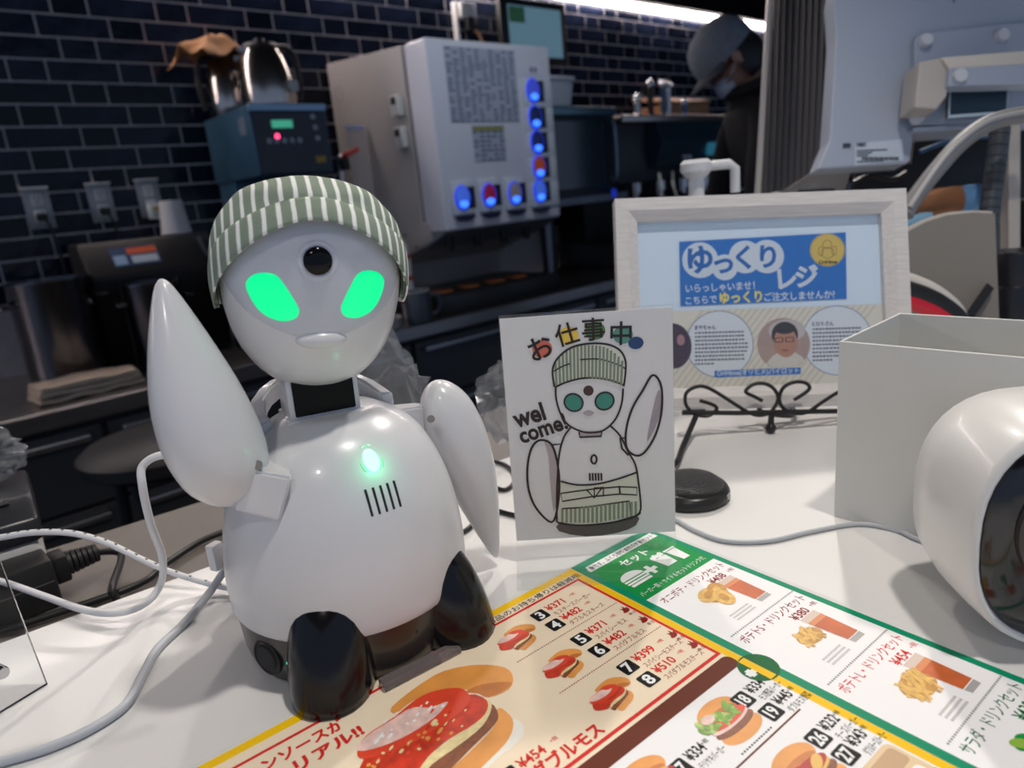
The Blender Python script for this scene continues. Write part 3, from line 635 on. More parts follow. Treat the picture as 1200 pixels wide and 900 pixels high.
for n_, pr, nm, x, y, m, hot in items:
    X, Y = x / 1000, y / 1000; big = m is BLK
    S.rect('number_tile|' + n_, BLK, X - 0.0042, Y - 0.0042, X + 0.0042, Y + 0.0042, 4, 0.0011)
    S.text('number_lettering', WHT, n_, (X, Y), 0.0088 if len(n_) == 1 else 0.0078, 5, 0.03, sx=1 if len(n_) == 1 else 0.8)
    S.text('price_lettering', m, pr, (X + 0.0058, Y + 0.0016), 0.0070, 4, 0.020, left=True, sx=0.9 if not big else 0.66)
    S.text('price_lettering', m, '+税', (X + 0.0228 if not big else X + 0.0152, Y + 0.0022), 0.0025, 4, 0.0, left=True)
    if nm: S.text('dish_lettering', BLK if big else MAROON, nm, (X + 0.0060, Y - 0.0046), 0.0042, 4, 0.0, left=True, width=min(0.0030 * len(nm), 0.0145 if big else 0.026))
    if hot:
        fx, fy = X + 0.0330, Y + 0.0015
        S.poly('chilli_mark|' + n_, MAROON, [(fx + a / 1000, fy + c / 1000) for a, c in ((-2.6, -2), (-1.2, 0.2), (-1.6, 2.2), (0, 1), (0.6, 3.4), (1.4, 0.6), (2.4, 1.4), (2.2, -1.6), (0.5, -2.6), (-1.2, -2.7))], 4)
        S.text('chilli_mark|' + n_, MAROON, '辛さ', (fx + 0.0005, fy - 0.0048), 0.0024, 4, 0.01)
S.text('title_lettering', RED, 'ダブルモス', (-0.096, -0.0985), 0.0082, 4, 0.035, 0, 0.036)
S.text('title_lettering', RED, 'ンソースが', (-0.173, -0.0185), 0.0080, 4, 0.035, 0, 0.036); S.text('title_lettering', RED, 'リアル!!', (-0.166, -0.0285), 0.0082, 4, 0.04, 0, 0.030)
S.line('brown_rule', BRN, [(-0.0765, -0.149), (-0.013, -0.149)], 0.0008, 3); dotted(-0.0500, -0.1465, -0.0300, BLK, 0.0008, 0.0016)
S.ell('plus_disc', DGRN, (-0.0022, -0.1228), 0.0092, 0.0092, 4); S.poly('plus_disc', YEL, [(-0.0054, -0.131), (-0.0012, -0.131), (-0.0012, -0.1145), (-0.0054, -0.1145)], 5)
S.rect('plus_disc', WHT, -0.0104, -0.1242, -0.0054, -0.1214, 6); S.rect('plus_disc', WHT, -0.0093, -0.1253, -0.0065, -0.1203, 6)
# burger pictures, traced from the sheet
def q6(p): return (400 + p[0] / 3.75, 760 + p[1] / 3.75)
BUN = ink('bun', 240, 160, 76, var=0.18, scale=50); BUNI = ink('bun_in', 208, 122, 50, var=0.2, scale=120); TOM = ink('tomato', 236, 72, 42, var=0.12, scale=60); TOMI = ink('tomato_in', 244, 206, 196, var=0.22, scale=220); SAU = ink('sauce', 214, 56, 26, var=0.35, scale=180); ONI = ink('onion', 240, 218, 160, var=0.2, scale=300); PAT = ink('patty', 136, 72, 36, var=0.4, scale=350); PLATE = ink('plate', 250, 244, 232)
big = [(PLATE, [(760, 310), (800, 340), (790, 400), (680, 490), (600, 570), (560, 560), (700, 430), (740, 350)]),
       (BUN, [(220, 260), (330, 170), (450, 100), (600, 72), (720, 85), (755, 130), (735, 180), (650, 215), (600, 190), (520, 180), (400, 190), (300, 240), (240, 285)]),
       (BUNI, [(545, 192), (620, 158), (735, 148), (742, 165), (650, 215), (600, 198)]),
       (BUN, [(450, 570), (570, 450), (670, 345), (690, 262), (745, 300), (755, 350), (720, 420), (620, 520), (540, 600)]),
       (PAT, [(340, 545), (450, 450), (560, 380), (630, 300), (660, 245), (690, 290), (670, 340), (560, 450), (450, 560), (400, 600)]),
       (ONI, [(350, 500), (480, 400), (600, 310), (640, 230), (662, 258), (622, 340), (520, 425), (400, 510), (360, 560)]),
       (SAU, [(100, 485), (230, 450), (380, 380), (500, 300), (560, 205), (640, 230), (632, 290), (560, 350), (470, 400), (380, 480), (300, 570), (100, 600)]),
       (TOM, [(70, 455), (110, 385), (230, 305), (330, 225), (420, 186), (520, 176), (562, 205), (560, 240), (500, 300), (380, 380), (230, 450), (100, 487)]),
       (TOMI, [(72, 452), (112, 388), (230, 312), (310, 262), (390, 262), (470, 236), (410, 305), (300, 378), (180, 432)])]
bigm = [(m, [S.px(*q6(p)) for p in pts]) for m, pts in big]
def put_burger(cx, cy, k):
    key = 'burger_picture|%g' % (cx + cy)
    for i, (m, pts) in enumerate(bigm):
        if m is PLATE and k < 1: continue
        q = [((p.x + 0.118) * k + cx, (p.y + 0.045) * k + cy) for p in pts]
        S.poly(key, m, [(a.x, a.y) for a in catmull([(x, y, 0) for x, y in q], 3, True)], 3 + i)
put_burger(-0.118, -0.045, 1.0)
random.seed(11)
for k in range(150):
    u_, v_ = random.uniform(120, 600), random.uniform(230, 560)
    on_line = 480 - (u_ - 100) * 0.56
    if 10 < v_ - on_line < 120: m_ = random.choice((ONI, ONI, TOM, SAU, BUN))
    elif -110 < v_ - on_line < -25 and u_ < 470: m_ = random.choice((WHT, WHT, TOM, TOMI))
    else: continue
    c_ = S.px(*q6((u_, v_))); S.ell('burger_picture|%g' % (-0.118 - 0.045), m_, c_, random.uniform(0.0006, 0.0022), random.uniform(0.0004, 0.0010), 13 + k % 3, 0.5, 8)
for cx, cy in ((-0.0625, -0.0262), (-0.0600, -0.0575), (-0.0590, -0.0875)): put_burger(cx, cy, 0.30)
LET = ink('lettuce', 128, 172, 62, var=0.35, scale=300); LET2 = ink('lettuce2', 176, 206, 110, var=0.3, scale=300); KET = ink('ketchup', 190, 30, 22, var=0.2, scale=200); CHS = ink('cheese', 240, 190, 90)
def veg_burger(cx, cy, k, veg=True):
    E_ = lambda m, x, y, rx, ry, l, rot=0: S.ell('burger_picture|%g' % (cx + cy), m, (cx + x * k, cy + y * k), rx * k, ry * k, l, rot)
    E_(BUN, 0, -0.0065, 0.0115, 0.0052, 3); E_(BUN, 0.001, 0.0062, 0.0110, 0.0058, 4); E_(PAT, 0, -0.0032, 0.0116, 0.0034, 5); E_(BUNI, 0, 0.0035, 0.0100, 0.0030, 6)
    E_(CHS if not veg else TOMI, 0, -0.0010, 0.0112, 0.0026, 7); E_(TOM if veg else KET, 0.001, 0.0006, 0.0106, 0.0030, 8)
    if veg:
        for a in range(26): E_(LET if a % 2 else LET2, random.uniform(-.0125, .006), random.uniform(.0005, .0065), random.uniform(.0016, .0032), .0012, 9 + a % 4, random.random() * 3)
        E_(TOMI, -0.006, 0.0055, 0.0035, 0.0022, 14)
    else: E_(KET, -0.003, 0.002, 0.005, 0.0022, 9); E_(CHS, 0.006, 0.0005, 0.004, 0.002, 9, 0.5)
veg_burger(-0.0385, -0.1325, 1.0); veg_burger(-0.0400, -0.1680, 1.05, False); veg_burger(-0.0850, -0.1330, 1.05, False)
S.build()
# ------------------------------------------------------------------ the clear card stand with the drawing
CTH = -0.7532
card_M = Matrix(((math.cos(CTH), 0, math.sin(CTH), 0.2445), (math.sin(CTH), 0, -math.cos(CTH), 0.2920), (0, 1, 0, 0.0009), (0, 0, 0, 1))) @ Matrix.Rotation(-0.020, 4, 'Z')
card = thing('card_stand', 'clear acrylic stand holding a hand-drawn card of a robot in a striped cap', 'card stand', matrix=card_M)
CWD, CHT = 0.0955, 0.1480
b = NB(); box(b, (0, 0.0005, -0.0016), (CWD, CHT + 0.0015, -0.0002), 0.0004); obj('acrylic_back', b, film('acrylic_film', (0.97, 0.98, 0.98), 0.03, 0.03), card, local=True)
b = NB(); prism(b, [(0.0, 0.0005, 0.0), (CWD, 0.0005, 0.0), (CWD, 0.0005, 0.030), (0.0, 0.0005, 0.034)], (0, 1, 0), 0.0012); obj('acrylic_foot', b, film('acrylic_film', (0.97, 0.98, 0.98), 0.03, 0.03), card, local=True)
b = NB(); box(b, (0.0006, 0.0135, 0.0), (CWD - 0.0006, CHT, 0.0005)); obj('card', b, mat('card_paper', (0.72, 0.72, 0.72), 0.55), card, local=True)
K = Print(card); K0 = 0.0007 / LAYH
def q4(p): return (570 + p[0] / 2.8125, 350 + p[1] / 2.8125)
PEN = ink('pen', 38, 30, 28); TEAL = ink('teal', 60, 140, 125); SAGE = ink('sage', 128, 142, 120); PAGE = ink('cap_fill', 218, 220, 208); SHADE = ink('shade', 88, 82, 82); PINKG = ink('pinkgrey', 176, 166, 168); APR = ink('apron', 206, 210, 194)
def fill(m, pts, l, sm=4): K.pxpoly('drawing_fill', m, [q4(p) for p in pts], K0 + l, sm)
def pen(pts, w=0.0011, closed=False, m=PEN, sm=4): K.pxline('drawing_line', m, [q4(p) for p in pts], w, K0 + 6, sm, closed)
capo = [(224, 290), (218, 235), (235, 195), (280, 160), (340, 147), (400, 150), (440, 170), (458, 205), (457, 250), (452, 288), (410, 268), (360, 260), (310, 262), (260, 275)]
fill(PAGE, capo, 1, 2)
for k in range(19):
    x = 229 + k * 12; f = abs((x - 338) / 115); top = 152 + 62 * f ** 2.6; bot = 262 + 26 * f ** 2
    pen([(x + (x - 338) * 0.02, top), (x, (top + bot) / 2), (x - (x - 338) * 0.02, bot)], 0.0013, m=SAGE)
fill(SHADE, [(238, 740), (300, 748), (400, 740), (495, 710), (492, 745), (430, 770), (330, 782), (240, 765)], 1, 2)
fill(APR, [(245, 600), (300, 612), (370, 608), (440, 590), (497, 572), (508, 700), (430, 728), (330, 742), (236, 735)], 1, 0)
for k in range(18):
    x = 250 + k * 14.2; pen([(x, 690 - k * 1.4), (x, 736 - max(0, k - 8) * 2.6)], 0.0015, m=SAGE, sm=0)
fill(PINKG, [(310, 436), (378, 433), (378, 452), (309, 455)], 1, 0)
fill(ink('armshade', 160, 150, 158), [(566, 300), (576, 340), (565, 400), (530, 470), (540, 400)], 1, 3); fill(PINKG, [(190, 465), (215, 480), (235, 540), (238, 620), (222, 700), (210, 600), (205, 520)], 1, 3)
for cx, cy, rx, ry, rot in ((287, 341, 31, 28, 0.5), (389, 336, 31, 28, -0.5)):
    E2 = [(cx + rx * math.cos(t) * math.cos(rot) - ry * math.sin(t) * math.sin(rot), cy + rx * math.cos(t) * math.sin(rot) + ry * math.sin(t) * math.cos(rot)) for t in [2 * PI * k / 16 for k in range(16)]]
    fill(TEAL, E2, 2, 2); pen(E2, 0.0010, True)
LN = [(336 + 17 * math.cos(t), 302 + 17 * math.sin(t)) for t in [2 * PI * k / 12 for k in range(12)]]; fill(ink('lensbrown', 70, 48, 48), LN, 2, 2)
fill(PINKG, [(318, 375), (336, 366), (355, 375), (336, 386)], 2, 3)
pen(capo[:10]); pen([(228, 290), (260, 275), (310, 262), (360, 260), (410, 268), (452, 283)]); pen([(222, 238), (250, 222), (275, 213)], 0.0008); pen([(308, 200), (370, 198), (430, 215), (458, 230)], 0.0008)
pen([(228, 290), (230, 330), (245, 380), (270, 415), (310, 435), (350, 440), (390, 430), (425, 395), (445, 345), (450, 295)]); pen([(305, 438), (308, 455), (378, 452), (380, 432)], sm=0)
pen([(280, 420), (255, 455), (240, 510), (235, 570), (232, 640), (232, 735)]); pen([(405, 415), (440, 450), (465, 500), (490, 545), (500, 600), (508, 690), (490, 715)])
pen([(165, 470), (145, 500), (135, 560), (140, 630), (165, 690), (215, 735), (235, 680), (240, 600), (232, 530), (215, 480), (190, 465)], 0.0013, True); pen([(545, 252), (515, 300), (480, 360), (460, 430), (462, 490), (490, 515), (520, 505), (555, 450), (575, 380), (578, 310), (568, 268)], 0.0013, True)
pen([(218, 480), (245, 478), (240, 512)], sm=0); pen([(462, 457), (440, 458), (446, 492), (468, 515)], sm=0)
pen([(245, 600), (300, 612), (370, 608), (440, 590), (497, 570)]); pen([(245, 640), (300, 632), (355, 625), (438, 618), (495, 620), (495, 645), (438, 642), (350, 650), (250, 666)], 0.0009, True, sm=0)
pen([(330, 628), (355, 655), (380, 622)], 0.0009, sm=0); pen([(355, 622), (385, 620), (385, 648), (355, 650)], 0.0010, True, sm=0); pen([(437, 615), (440, 642)], sm=0)
pen([(250, 690), (330, 685), (470, 665), (475, 715)], 0.0009, sm=0); pen([(233, 735), (300, 745), (400, 738), (480, 720), (508, 703)])
pen([(354 + 9 * math.cos(t), 528 + 14 * math.sin(t)) for t in [2 * PI * k / 12 for k in range(12)]], 0.0012, True)
for k in range(5): pen([(340 + k * 9.5, 573), (341 + k * 9.5, 598)], 0.0011, sm=0)
for ch, x, y, col, sz, rot in (('お', 178, 160, ink('dab_red', 214, 110, 92), 0.0150, 0.35), ('仕', 264, 116, ink('dab_yellow', 236, 200, 80), 0.0135, 0.22), ('事', 352, 100, ink('dab_green', 84, 128, 70), 0.0135, 0.0), ('中', 443, 113, ink('dab_teal', 90, 150, 135), 0.0140, -0.05)):
    c = K.px(*q4((x, y))); K.ell('drawing_fill', col, (c.x + 0.001, c.y - 0.001), 0.0055, 0.0050, K0 + 1); K.text('hand_lettering', PEN, ch, c, sz, K0 + 6, 0.014, rot)
c = K.px(*q4((492, 145))); K.ell('drawing_fill', ink('dab_blue', 40, 70, 120), c, 0.0042, 0.0035, K0 + 2)
K.pxtext('hand_lettering', PEN, 'wel', q4((88, 398)), q4((190, 368)), 0.0150, K0 + 6, 0.03)
K.pxtext('hand_lettering', PEN, 'come!', q4((108, 452)), q4((262, 400)), 0.0135, K0 + 6, 0.03)
K.build()
# ------------------------------------------------------------------ the framed sign on its wire easel
sth, sta, sro = -0.7342, 0.285, -0.0602
hv = Vector((math.cos(sth), math.sin(sth), 0)); bv = Vector((-math.sin(sth), math.cos(sth), 0)); uv_ = Vector((0, 0, math.cos(sta))) + bv * math.sin(sta)
h2 = hv * math.cos(sro) + uv_ * math.sin(sro); u2 = uv_ * math.cos(sro) - hv * math.sin(sro); n2 = h2.cross(u2)
SB = Vector((0.4492, 0.3764, 0.0225))
sign_M = Matrix(((h2.x, u2.x, n2.x, SB.x), (h2.y, u2.y, n2.y, SB.y), (h2.z, u2.z, n2.z, SB.z), (0, 0, 0, 1)))
sign = thing('framed_sign', 'pale wood picture frame with a blue Japanese notice propped on a black wire easel', 'picture frame', matrix=sign_M)
SW, SH, FB = 0.250, 0.1851, 0.0195
FW = mat('frame_wood', (0.68, 0.645, 0.62), 0.5, var=0.12, scale=40, stretch=(1, 12, 12))
for q in range(4):
    A_, B_ = [((0, 0), (SW, 0)), ((SW, 0), (SW, SH)), ((SW, SH), (0, SH)), ((0, SH), (0, 0))][q]
    d = (Vector(B_) - Vector(A_)).normalized(); n = Vector((-d.y, d.x)); t = NB()
    def pp(a, f, z, e): return Vector((a[0] + n.x * f + d.x * e * f, a[1] + n.y * f + d.y * e * f, z))
    prof = [(0, -0.012), (0, 0.004), (FB * 0.55, 0.0045), (FB, -0.001), (FB, -0.012)]
    loft(t, [[pp(A_, f, z, 1) for f, z in prof], [pp(B_, f, z, -1) for f, z in prof]]); obj('frame_rail', t, FW, sign, local=True)
b = NB(); box(b, (FB * 0.9, FB * 0.9, -0.010), (SW - FB * 0.9, SH - FB * 0.9, -0.0068)); obj('backing_board', b, mat('paper_blue_reflection', (0.72, 0.82, 0.93), 0.5), sign, local=True)  # white paper tinted blue: reflection in the glass put into its colour
G2 = Print(sign); GZ = -0.0062; L0 = GZ / LAYH
def q7(p): return (780 + p[0] / 4.5, 250 + p[1] / 4.5)
def g(p): q = G2.px(*q7(p), lift=GZ); return (q.x, q.y)
BLUE = ink('signblue', 18, 112, 196); BLUE2 = ink('signblue2', 20, 100, 180); PALE = ink('pale', 214, 222, 232); LOW = ink('signcream', 226, 219, 205); LOW2 = ink('signcream2', 214, 204, 184); GOLD = ink('gold', 222, 190, 92, rough=0.35); NAVY = ink('navy', 40, 60, 100)
S2 = 0.285 / 1000 / 1.0
def gsize(px): return px * 0.000166 * 1.02
yl = g((500, 500))[1]
G2.rect('lower_print', LOW, FB, FB, SW - FB, yl, L0 + 1)
for k in range(46):
    x0 = FB + k * 0.0060 - 0.06; P = [(x0, FB), (x0 + 0.0026, FB), (x0 + 0.0026 + (yl - FB) * 0.8, yl), (x0 + (yl - FB) * 0.8, yl)]
    if P[0][0] > FB and P[2][0] < SW - FB: G2.poly('lower_print', LOW2, P, L0 + 2)
G2.poly('blue_banner', BLUE, [g(p) for p in ((72, 150), (950, 100), (955, 450), (78, 490))], L0 + 2)
for (x, y), r in (((182, 247), 93), ((312, 285), 67), ((420, 230), 85), ((535, 228), 87)): G2.ell('title_disc', PALE, g((x, y)), gsize(r), gsize(r), L0 + 3)
rt = 0.0
for ch, x, y, s_ in (('ゆ', 182, 245, 155), ('っ', 305, 278, 130), ('く', 410, 232, 130), ('り', 540, 228, 130)): G2.text('title_lettering', BLUE2, ch, g((x, y)), gsize(s_), L0 + 5, 0.035)
for ch, x, y in (('レ', 640, 345), ('ジ', 745, 330)): G2.text('title_lettering', PALE, ch, g((x, y)), gsize(125), L0 + 5, 0.04, 0.05)
def gt(part, m, s_, a, c, size, bold=0.02):
    p, q = Vector(g(a)), Vector(g(c)); d = q - p; G2.text(part, m, s_, (p + q) / 2, gsize(size), L0 + 5, bold, math.atan2(d.y, d.x), d.length)
gt('greeting_lettering', PALE, 'いらっしゃいませ！', (105, 398), (470, 380), 48); gt('greeting_lettering', PALE, 'こちらで', (105, 462), (270, 452), 46)
gt('greeting_lettering', ink('signyellow', 245, 225, 90), 'ゆっくり', (285, 447), (508, 437), 66, 0.035); gt('greeting_lettering', PALE, 'ご注文しませんか?', (520, 442), (892, 425), 48)
c = g((853, 193)); G2.ell('gold_badge', GOLD, c, gsize(90), gsize(86), L0 + 4)
def ring(part, m, c, rx, ry, w_, lay, n=36): G2.line(part, m, [(c[0] + rx * math.cos(t), c[1] + ry * math.sin(t)) for t in [2 * PI * k / n for k in range(n)]], w_, lay, True)
OLIVE = ink('olive', 120, 95, 40); ring('gold_badge', OLIVE, c, gsize(86), gsize(82), 0.0003, L0 + 5)
ring('gold_badge', OLIVE, (c[0], c[1] + gsize(28)), gsize(22), gsize(22), 0.0005, L0 + 5); ring('gold_badge', OLIVE, (c[0], c[1] - gsize(15)), gsize(32), gsize(28), 0.0005, L0 + 5); ring('gold_badge', OLIVE, (c[0] - gsize(34), c[1] - gsize(5)), gsize(12), gsize(24), 0.0005, L0 + 5); ring('gold_badge', OLIVE, (c[0] + gsize(34), c[1] - gsize(5)), gsize(12), gsize(24), 0.0005, L0 + 5)
G2.text('gold_badge', BLK, 'OriHime', (c[0], c[1] - gsize(63)), gsize(26), L0 + 5, 0.03)
for cx, cy, r, tx in ((285, 690, 172, 'まやちゃん'), (905, 670, 178, 'ヒロトさん')):
    cc = g((cx, cy)); ring('speech_ring', ink('ringblue', 70, 105, 150), cc, gsize(r), gsize(r), 0.0006, L0 + 3)
    G2.ell('speech_ring', ink('bubble', 222, 226, 232), cc, gsize(r), gsize(r), L0 + 2.5)
    gt('name_lettering', NAVY, tx, (cx - 132, cy - 87), (cx - 20, cy - 90), 26, 0.03)
    for k in range(9):
        x = cx - 130; y = cy - 58 + k * 20.5; end = cx + (140 if k < 8 else -20) - abs(k - 4) * 4
        while x < end:
            w_ = random.uniform(10, 16); a = g((x, y - (x - cx) * 0.03)); G2.rect('fine_print', ink('fineprint', 84, 80, 92), a[0], a[1], a[0] + gsize(w_), a[1] + gsize(9), L0 + 4); x += w_ + random.uniform(3, 6)
c = g((40, 700)); G2.ell('portrait', ink('plum', 62, 40, 56), c, gsize(95), gsize(118), L0 + 4); G2.ell('portrait', ink('plumskin', 170, 130, 130), (c[0] + gsize(40), c[1] + gsize(30)), gsize(20), gsize(28), L0 + 5)
c = g((622, 690)); G2.ell('portrait', ink('photo_bg', 176, 150, 140), c, gsize(136), gsize(136), L0 + 4)
G2.ell('portrait', ink('photo_wall', 196, 186, 184), (c[0] + gsize(20), c[1] + gsize(70)), gsize(95), gsize(58), L0 + 5)
G2.poly('portrait', ink('photo_shirt', 214, 206, 196), [(c[0] + gsize(a), c[1] + gsize(b_)) for a, b_ in ((-92, -98), (-60, -60), (-20, -40), (50, -40), (90, -66), (105, -86), (60, -122), (0, -135), (-50, -127))], L0 + 5)
SKIN2 = ink('photo_skin', 186, 132, 108); HAIR2 = ink('photo_hair', 52, 42, 44)
G2.ell('portrait', HAIR2, (c[0] + gsize(8), c[1] + gsize(48)), gsize(68), gsize(68), L0 + 6); G2.ell('portrait', SKIN2, (c[0] + gsize(10), c[1] + gsize(10)), gsize(60), gsize(78), L0 + 7); G2.ell('portrait', HAIR2, (c[0] + gsize(8), c[1] + gsize(82)), gsize(56), gsize(30), L0 + 8)
for dx in (-24, 32): G2.rect('portrait', HAIR2, c[0] + gsize(dx - 22), c[1] + gsize(10), c[0] + gsize(dx + 22), c[1] + gsize(36), L0 + 8, 0.0008); G2.rect('portrait', SKIN2, c[0] + gsize(dx - 17), c[1] + gsize(14), c[0] + gsize(dx + 17), c[1] + gsize(32), L0 + 9, 0.0006)
G2.ell('portrait', ink('photo_lip', 150, 80, 76), (c[0] + gsize(6), c[1] - gsize(32)), gsize(18), gsize(5), L0 + 8)
G2.poly('blue_caption', BLUE, [g(p) for p in ((257, 830), (712, 812), (712, 848), (258, 866))], L0 + 6); gt('caption_lettering', PALE, 'OriHime(オリヒメ)パイロット', (270, 846), (702, 830), 34, 0.02)
for k_ in list(G2.acc):
    if k_[0] == 'caption_lettering': G2.acc[k_] = ([(x, y, z + 0.0001) for x, y, z in G2.acc[k_][0]], G2.acc[k_][1])
G2.build()
b = NB(); box(b, (FB * 0.93, FB * 0.93, -0.0036), (SW - FB * 0.93, SH - FB * 0.93, -0.0024)); obj('glass', b, film('frame_glass', (0.95, 0.98, 1.0), 0.012, 0.02), sign, local=True)
# easel
UPV = Vector((0, 0, 1))
IRON = mat('wrought_iron', (0.014, 0.013, 0.013), 0.4)
ez = thing('wire_easel', 'black wrought-iron easel with scrolls under the framed sign', 'easel', tuple(onz(800, 540)))
EP0 = SB - u2 * 0.0015 + n2 * 0.0165
def eon(u, v):
    d = wd(u, v); t = (EP0 - EYE).dot(n2) / d.dot(n2); q = EYE + d * t; q.z = max(q.z, 0.0045); return q
def q8(p): return (760 + p[0] / 3.75, 420 + p[1] / 3.75)
def epx(pts): return [eon(*q8(p)) for p in pts]
b = NB(); tube(b, epx([(148, 238), (400, 240), (560, 236), (836, 232), (1100, 228), (1400, 224)]), 0.0021, 8, smooth=False); rail = obj('ledge_rail', b, IRON, ez, smooth=True)
scr = [[(150, 235), (250, 232)], [(225, 185), (285, 205), (298, 225), (262, 252), (205, 245), (165, 205), (165, 155), (200, 128), (245, 124), (300, 150), (370, 195), (430, 232), (480, 250), (530, 240), (562, 200), (568, 165), (545, 128), (505, 110), (460, 115), (430, 138), (432, 152), (465, 168), (500, 186)],
       [(640, 182), (690, 150), (708, 128), (690, 108), (650, 103), (605, 118), (580, 150), (576, 190), (600, 225), (650, 242), (700, 235), (760, 195), (840, 145), (930, 110), (980, 115), (1010, 150), (1000, 200), (950, 235), (900, 215)]]
for s_ in scr:
    b = NB(); tube(b, epx(s_), 0.0016, 8, 6); obj('scroll', b, IRON, ez, smooth=True)
f1 = onz(788, 548); b = NB(); tube(b, [eon(*q8((210, 250))), eon(*q8((170, 390))) * 0.6 + onz(793, 542, 0.01) * 0.4, onz(792, 543, 0.006), f1 + Vector((-0.008, 0.003, 0.0045))], 0.0024, 8); obj('front_leg', b, IRON, ez, smooth=True)
pr_ = eon(*q8((1420, 230))); b = NB(); tube(b, [pr_, pr_ + Vector((-0.006, -0.010, 0.001)), Vector((pr_.x - 0.012, pr_.y - 0.02, 0.0045))], 0.0024, 8); obj('front_leg', b, IRON, ez, smooth=True)
m1 = eon(*q8((540, 245))); b = NB(); tube(b, [m1, eon(*q8((537, 310)))], 0.0026, 8, smooth=False); st = obj('centre_stem', b, IRON, ez, smooth=True)
b = NB(); bmesh.ops.create_uvsphere(b, u_segments=16, v_segments=10, radius=0.0044); b.transform(Matrix.Translation(eon(*q8((537, 326))))); obj('ball_end', b, IRON, st, smooth='all')
bk = SB + h2 * 0.125 - n2 * 0.035 + u2 * 0.10; b = NB(); tube(b, [m1 + n2 * 0.001, eon(*q8((700, 262))) - n2 * 0.03 + UPV * 0.004, Vector((0.635, 0.335, 0.0035))], 0.0024, 8); obj('rear_leg', b, IRON, ez, smooth=True)
b = NB(); tube(b, [m1 - n2 * 0.030 + u2 * 0.002, SB + h2 * 0.125 - n2 * 0.0160 + u2 * 0.06, SB + h2 * 0.125 - n2 * 0.0160 + u2 * 0.12], 0.0021, 8); obj('back_support', b, IRON, ez, smooth=True)
b = NB(); tube(b, [m1, m1 - n2 * 0.030 + u2 * 0.002], 0.0021, 8, smooth=False); obj('ledge_bar', b, IRON, ez, smooth=True)
# ------------------------------------------------------------------ puck microphone, box, round projector
mc = (onz(808, 582))
mic = thing('puck_microphone', 'low round black boundary microphone with a mesh top behind the card', 'microphone', (mc.x, mc.y, 0))
t = NB(); lathe(t, [(0, 0), (0.0255, 0), (0.0272, 0.002), (0.0272, 0.0055), (0.0255, 0.0085), (0.0225, 0.0098), (0, 0.0098)], 48); obj('mic_body', t, mat('mic_black', (0.02, 0.02, 0.02), 0.3), mic, smooth=True, local=True)
t = NB(); lathe(t, [(0.0218, 0.0098), (0.021, 0.0115), (0.017, 0.0145), (0.010, 0.0165), (0, 0.0172)], 48, Matrix.Translation((0, -0.0015, 0))); obj('mesh_cap', t, mat('mic_mesh', (0.10, 0.10, 0.10), 0.35, 0.8, bump=1.0, bscale=1400), mic, smooth=True, local=True)
t = NB(); box(t, (-0.003, -0.0276, 0.003), (0.003, -0.0262, 0.0062), 0.0004); t.transform(Matrix.Rotation(math.radians(15), 4, 'Z')); obj('mic_switch', t, mat('mic_grey', (0.3, 0.3, 0.3), 0.3), mic, local=True)
BOXM = mat('box_grey', (0.70, 0.70, 0.67), 0.5, var=0.03, scale=30)
X0, X1, Y0, Y1, BH, TH = 0.408, 0.500, 0.0795, 0.1745, 0.1130, 0.0016
bx_ = thing('open_box', 'open-topped pale grey rectangular box standing on edge of counter', 'box', ((X0 + X1) / 2, (Y0 + Y1) / 2, 0))
for lo, hi in (((X0, Y0, 0.0), (X0 + TH, Y1, BH)), ((X1 - TH, Y0, 0.0), (X1, Y1, BH)), ((X0 + TH, Y0, 0.0), (X1 - TH, Y0 + TH, BH)), ((X0 + TH, Y1 - TH, 0.0), (X1 - TH, Y1, BH))):
    t = NB(); box(t, lo, hi, 0.0005); obj('side_panel', t, BOXM, bx_)
t = NB(); box(t, (X0 + TH, Y0 + TH, 0.0), (X1 - TH, Y1 - TH, TH)); obj('bottom_panel', t, BOXM, bx_)
# round-bodied projector: pod with a black glass face
fa = math.radians(-137)     # facing
wz_ = wd(1140, 640).z
fcn = dep(1140, 640, (0.0555 - H) * F / wz_) + Vector((math.cos(fa + PI / 2), math.sin(fa + PI / 2), 0)) * 0.047
pc = fcn - Vector((math.cos(fa), math.sin(fa), 0)) * 0.036
pj = thing('round_projector', 'egg-shaped white projector with black glass face and big lens at counter edge', 'projector', (pc.x, pc.y, 0), fa + PI / 2)
def pod(y, w_, h_, zc, n=40, e=0.8):
    out = []
    for k in range(n):
        a = 2 * PI * k / n; ca, sa = math.cos(a), math.sin(a)
        out.append(Vector((w_ * math.copysign(abs(ca) ** e, ca), y, zc + h_ * math.copysign(abs(sa) ** e, sa))))
    return out
PZ = 0.0555
prof = [(0.040, 0.006, 0.007), (0.0393, 0.019, 0.022), (0.0360, 0.030, 0.034), (0.0285, 0.0395, 0.0435), (0.020, 0.0455, 0.0500), (0.002, 0.0480, 0.0525), (-0.018, 0.0478, 0.0528), (-0.032, 0.0470, 0.0520), (-0.036, 0.0460, 0.0510), (-0.0355, 0.0440, 0.0490), (-0.033, 0.0428, 0.0475)]
t = NB(); loft(t, [pod(y, w_, h_, PZ) for y, w_, h_ in prof], caps=True); body = obj('pod_body', t, mat('pod_white', (0.78, 0.77, 0.74), 0.3, coat=0.2), pj, smooth='all', local=True)
t = NB(); loft(t, [pod(-0.0320, 0.0432, 0.0480, PZ), pod(-0.0352, 0.0430, 0.0478, PZ), pod(-0.0372, 0.030, 0.034, PZ), pod(-0.0378, 0.004, 0.004, PZ)]); face = obj('face_glass', t, BLACKG, pj, smooth='all', local=True)
LM = place(-0.003, -0.0372, PZ + 0.006, 0, PI / 2)
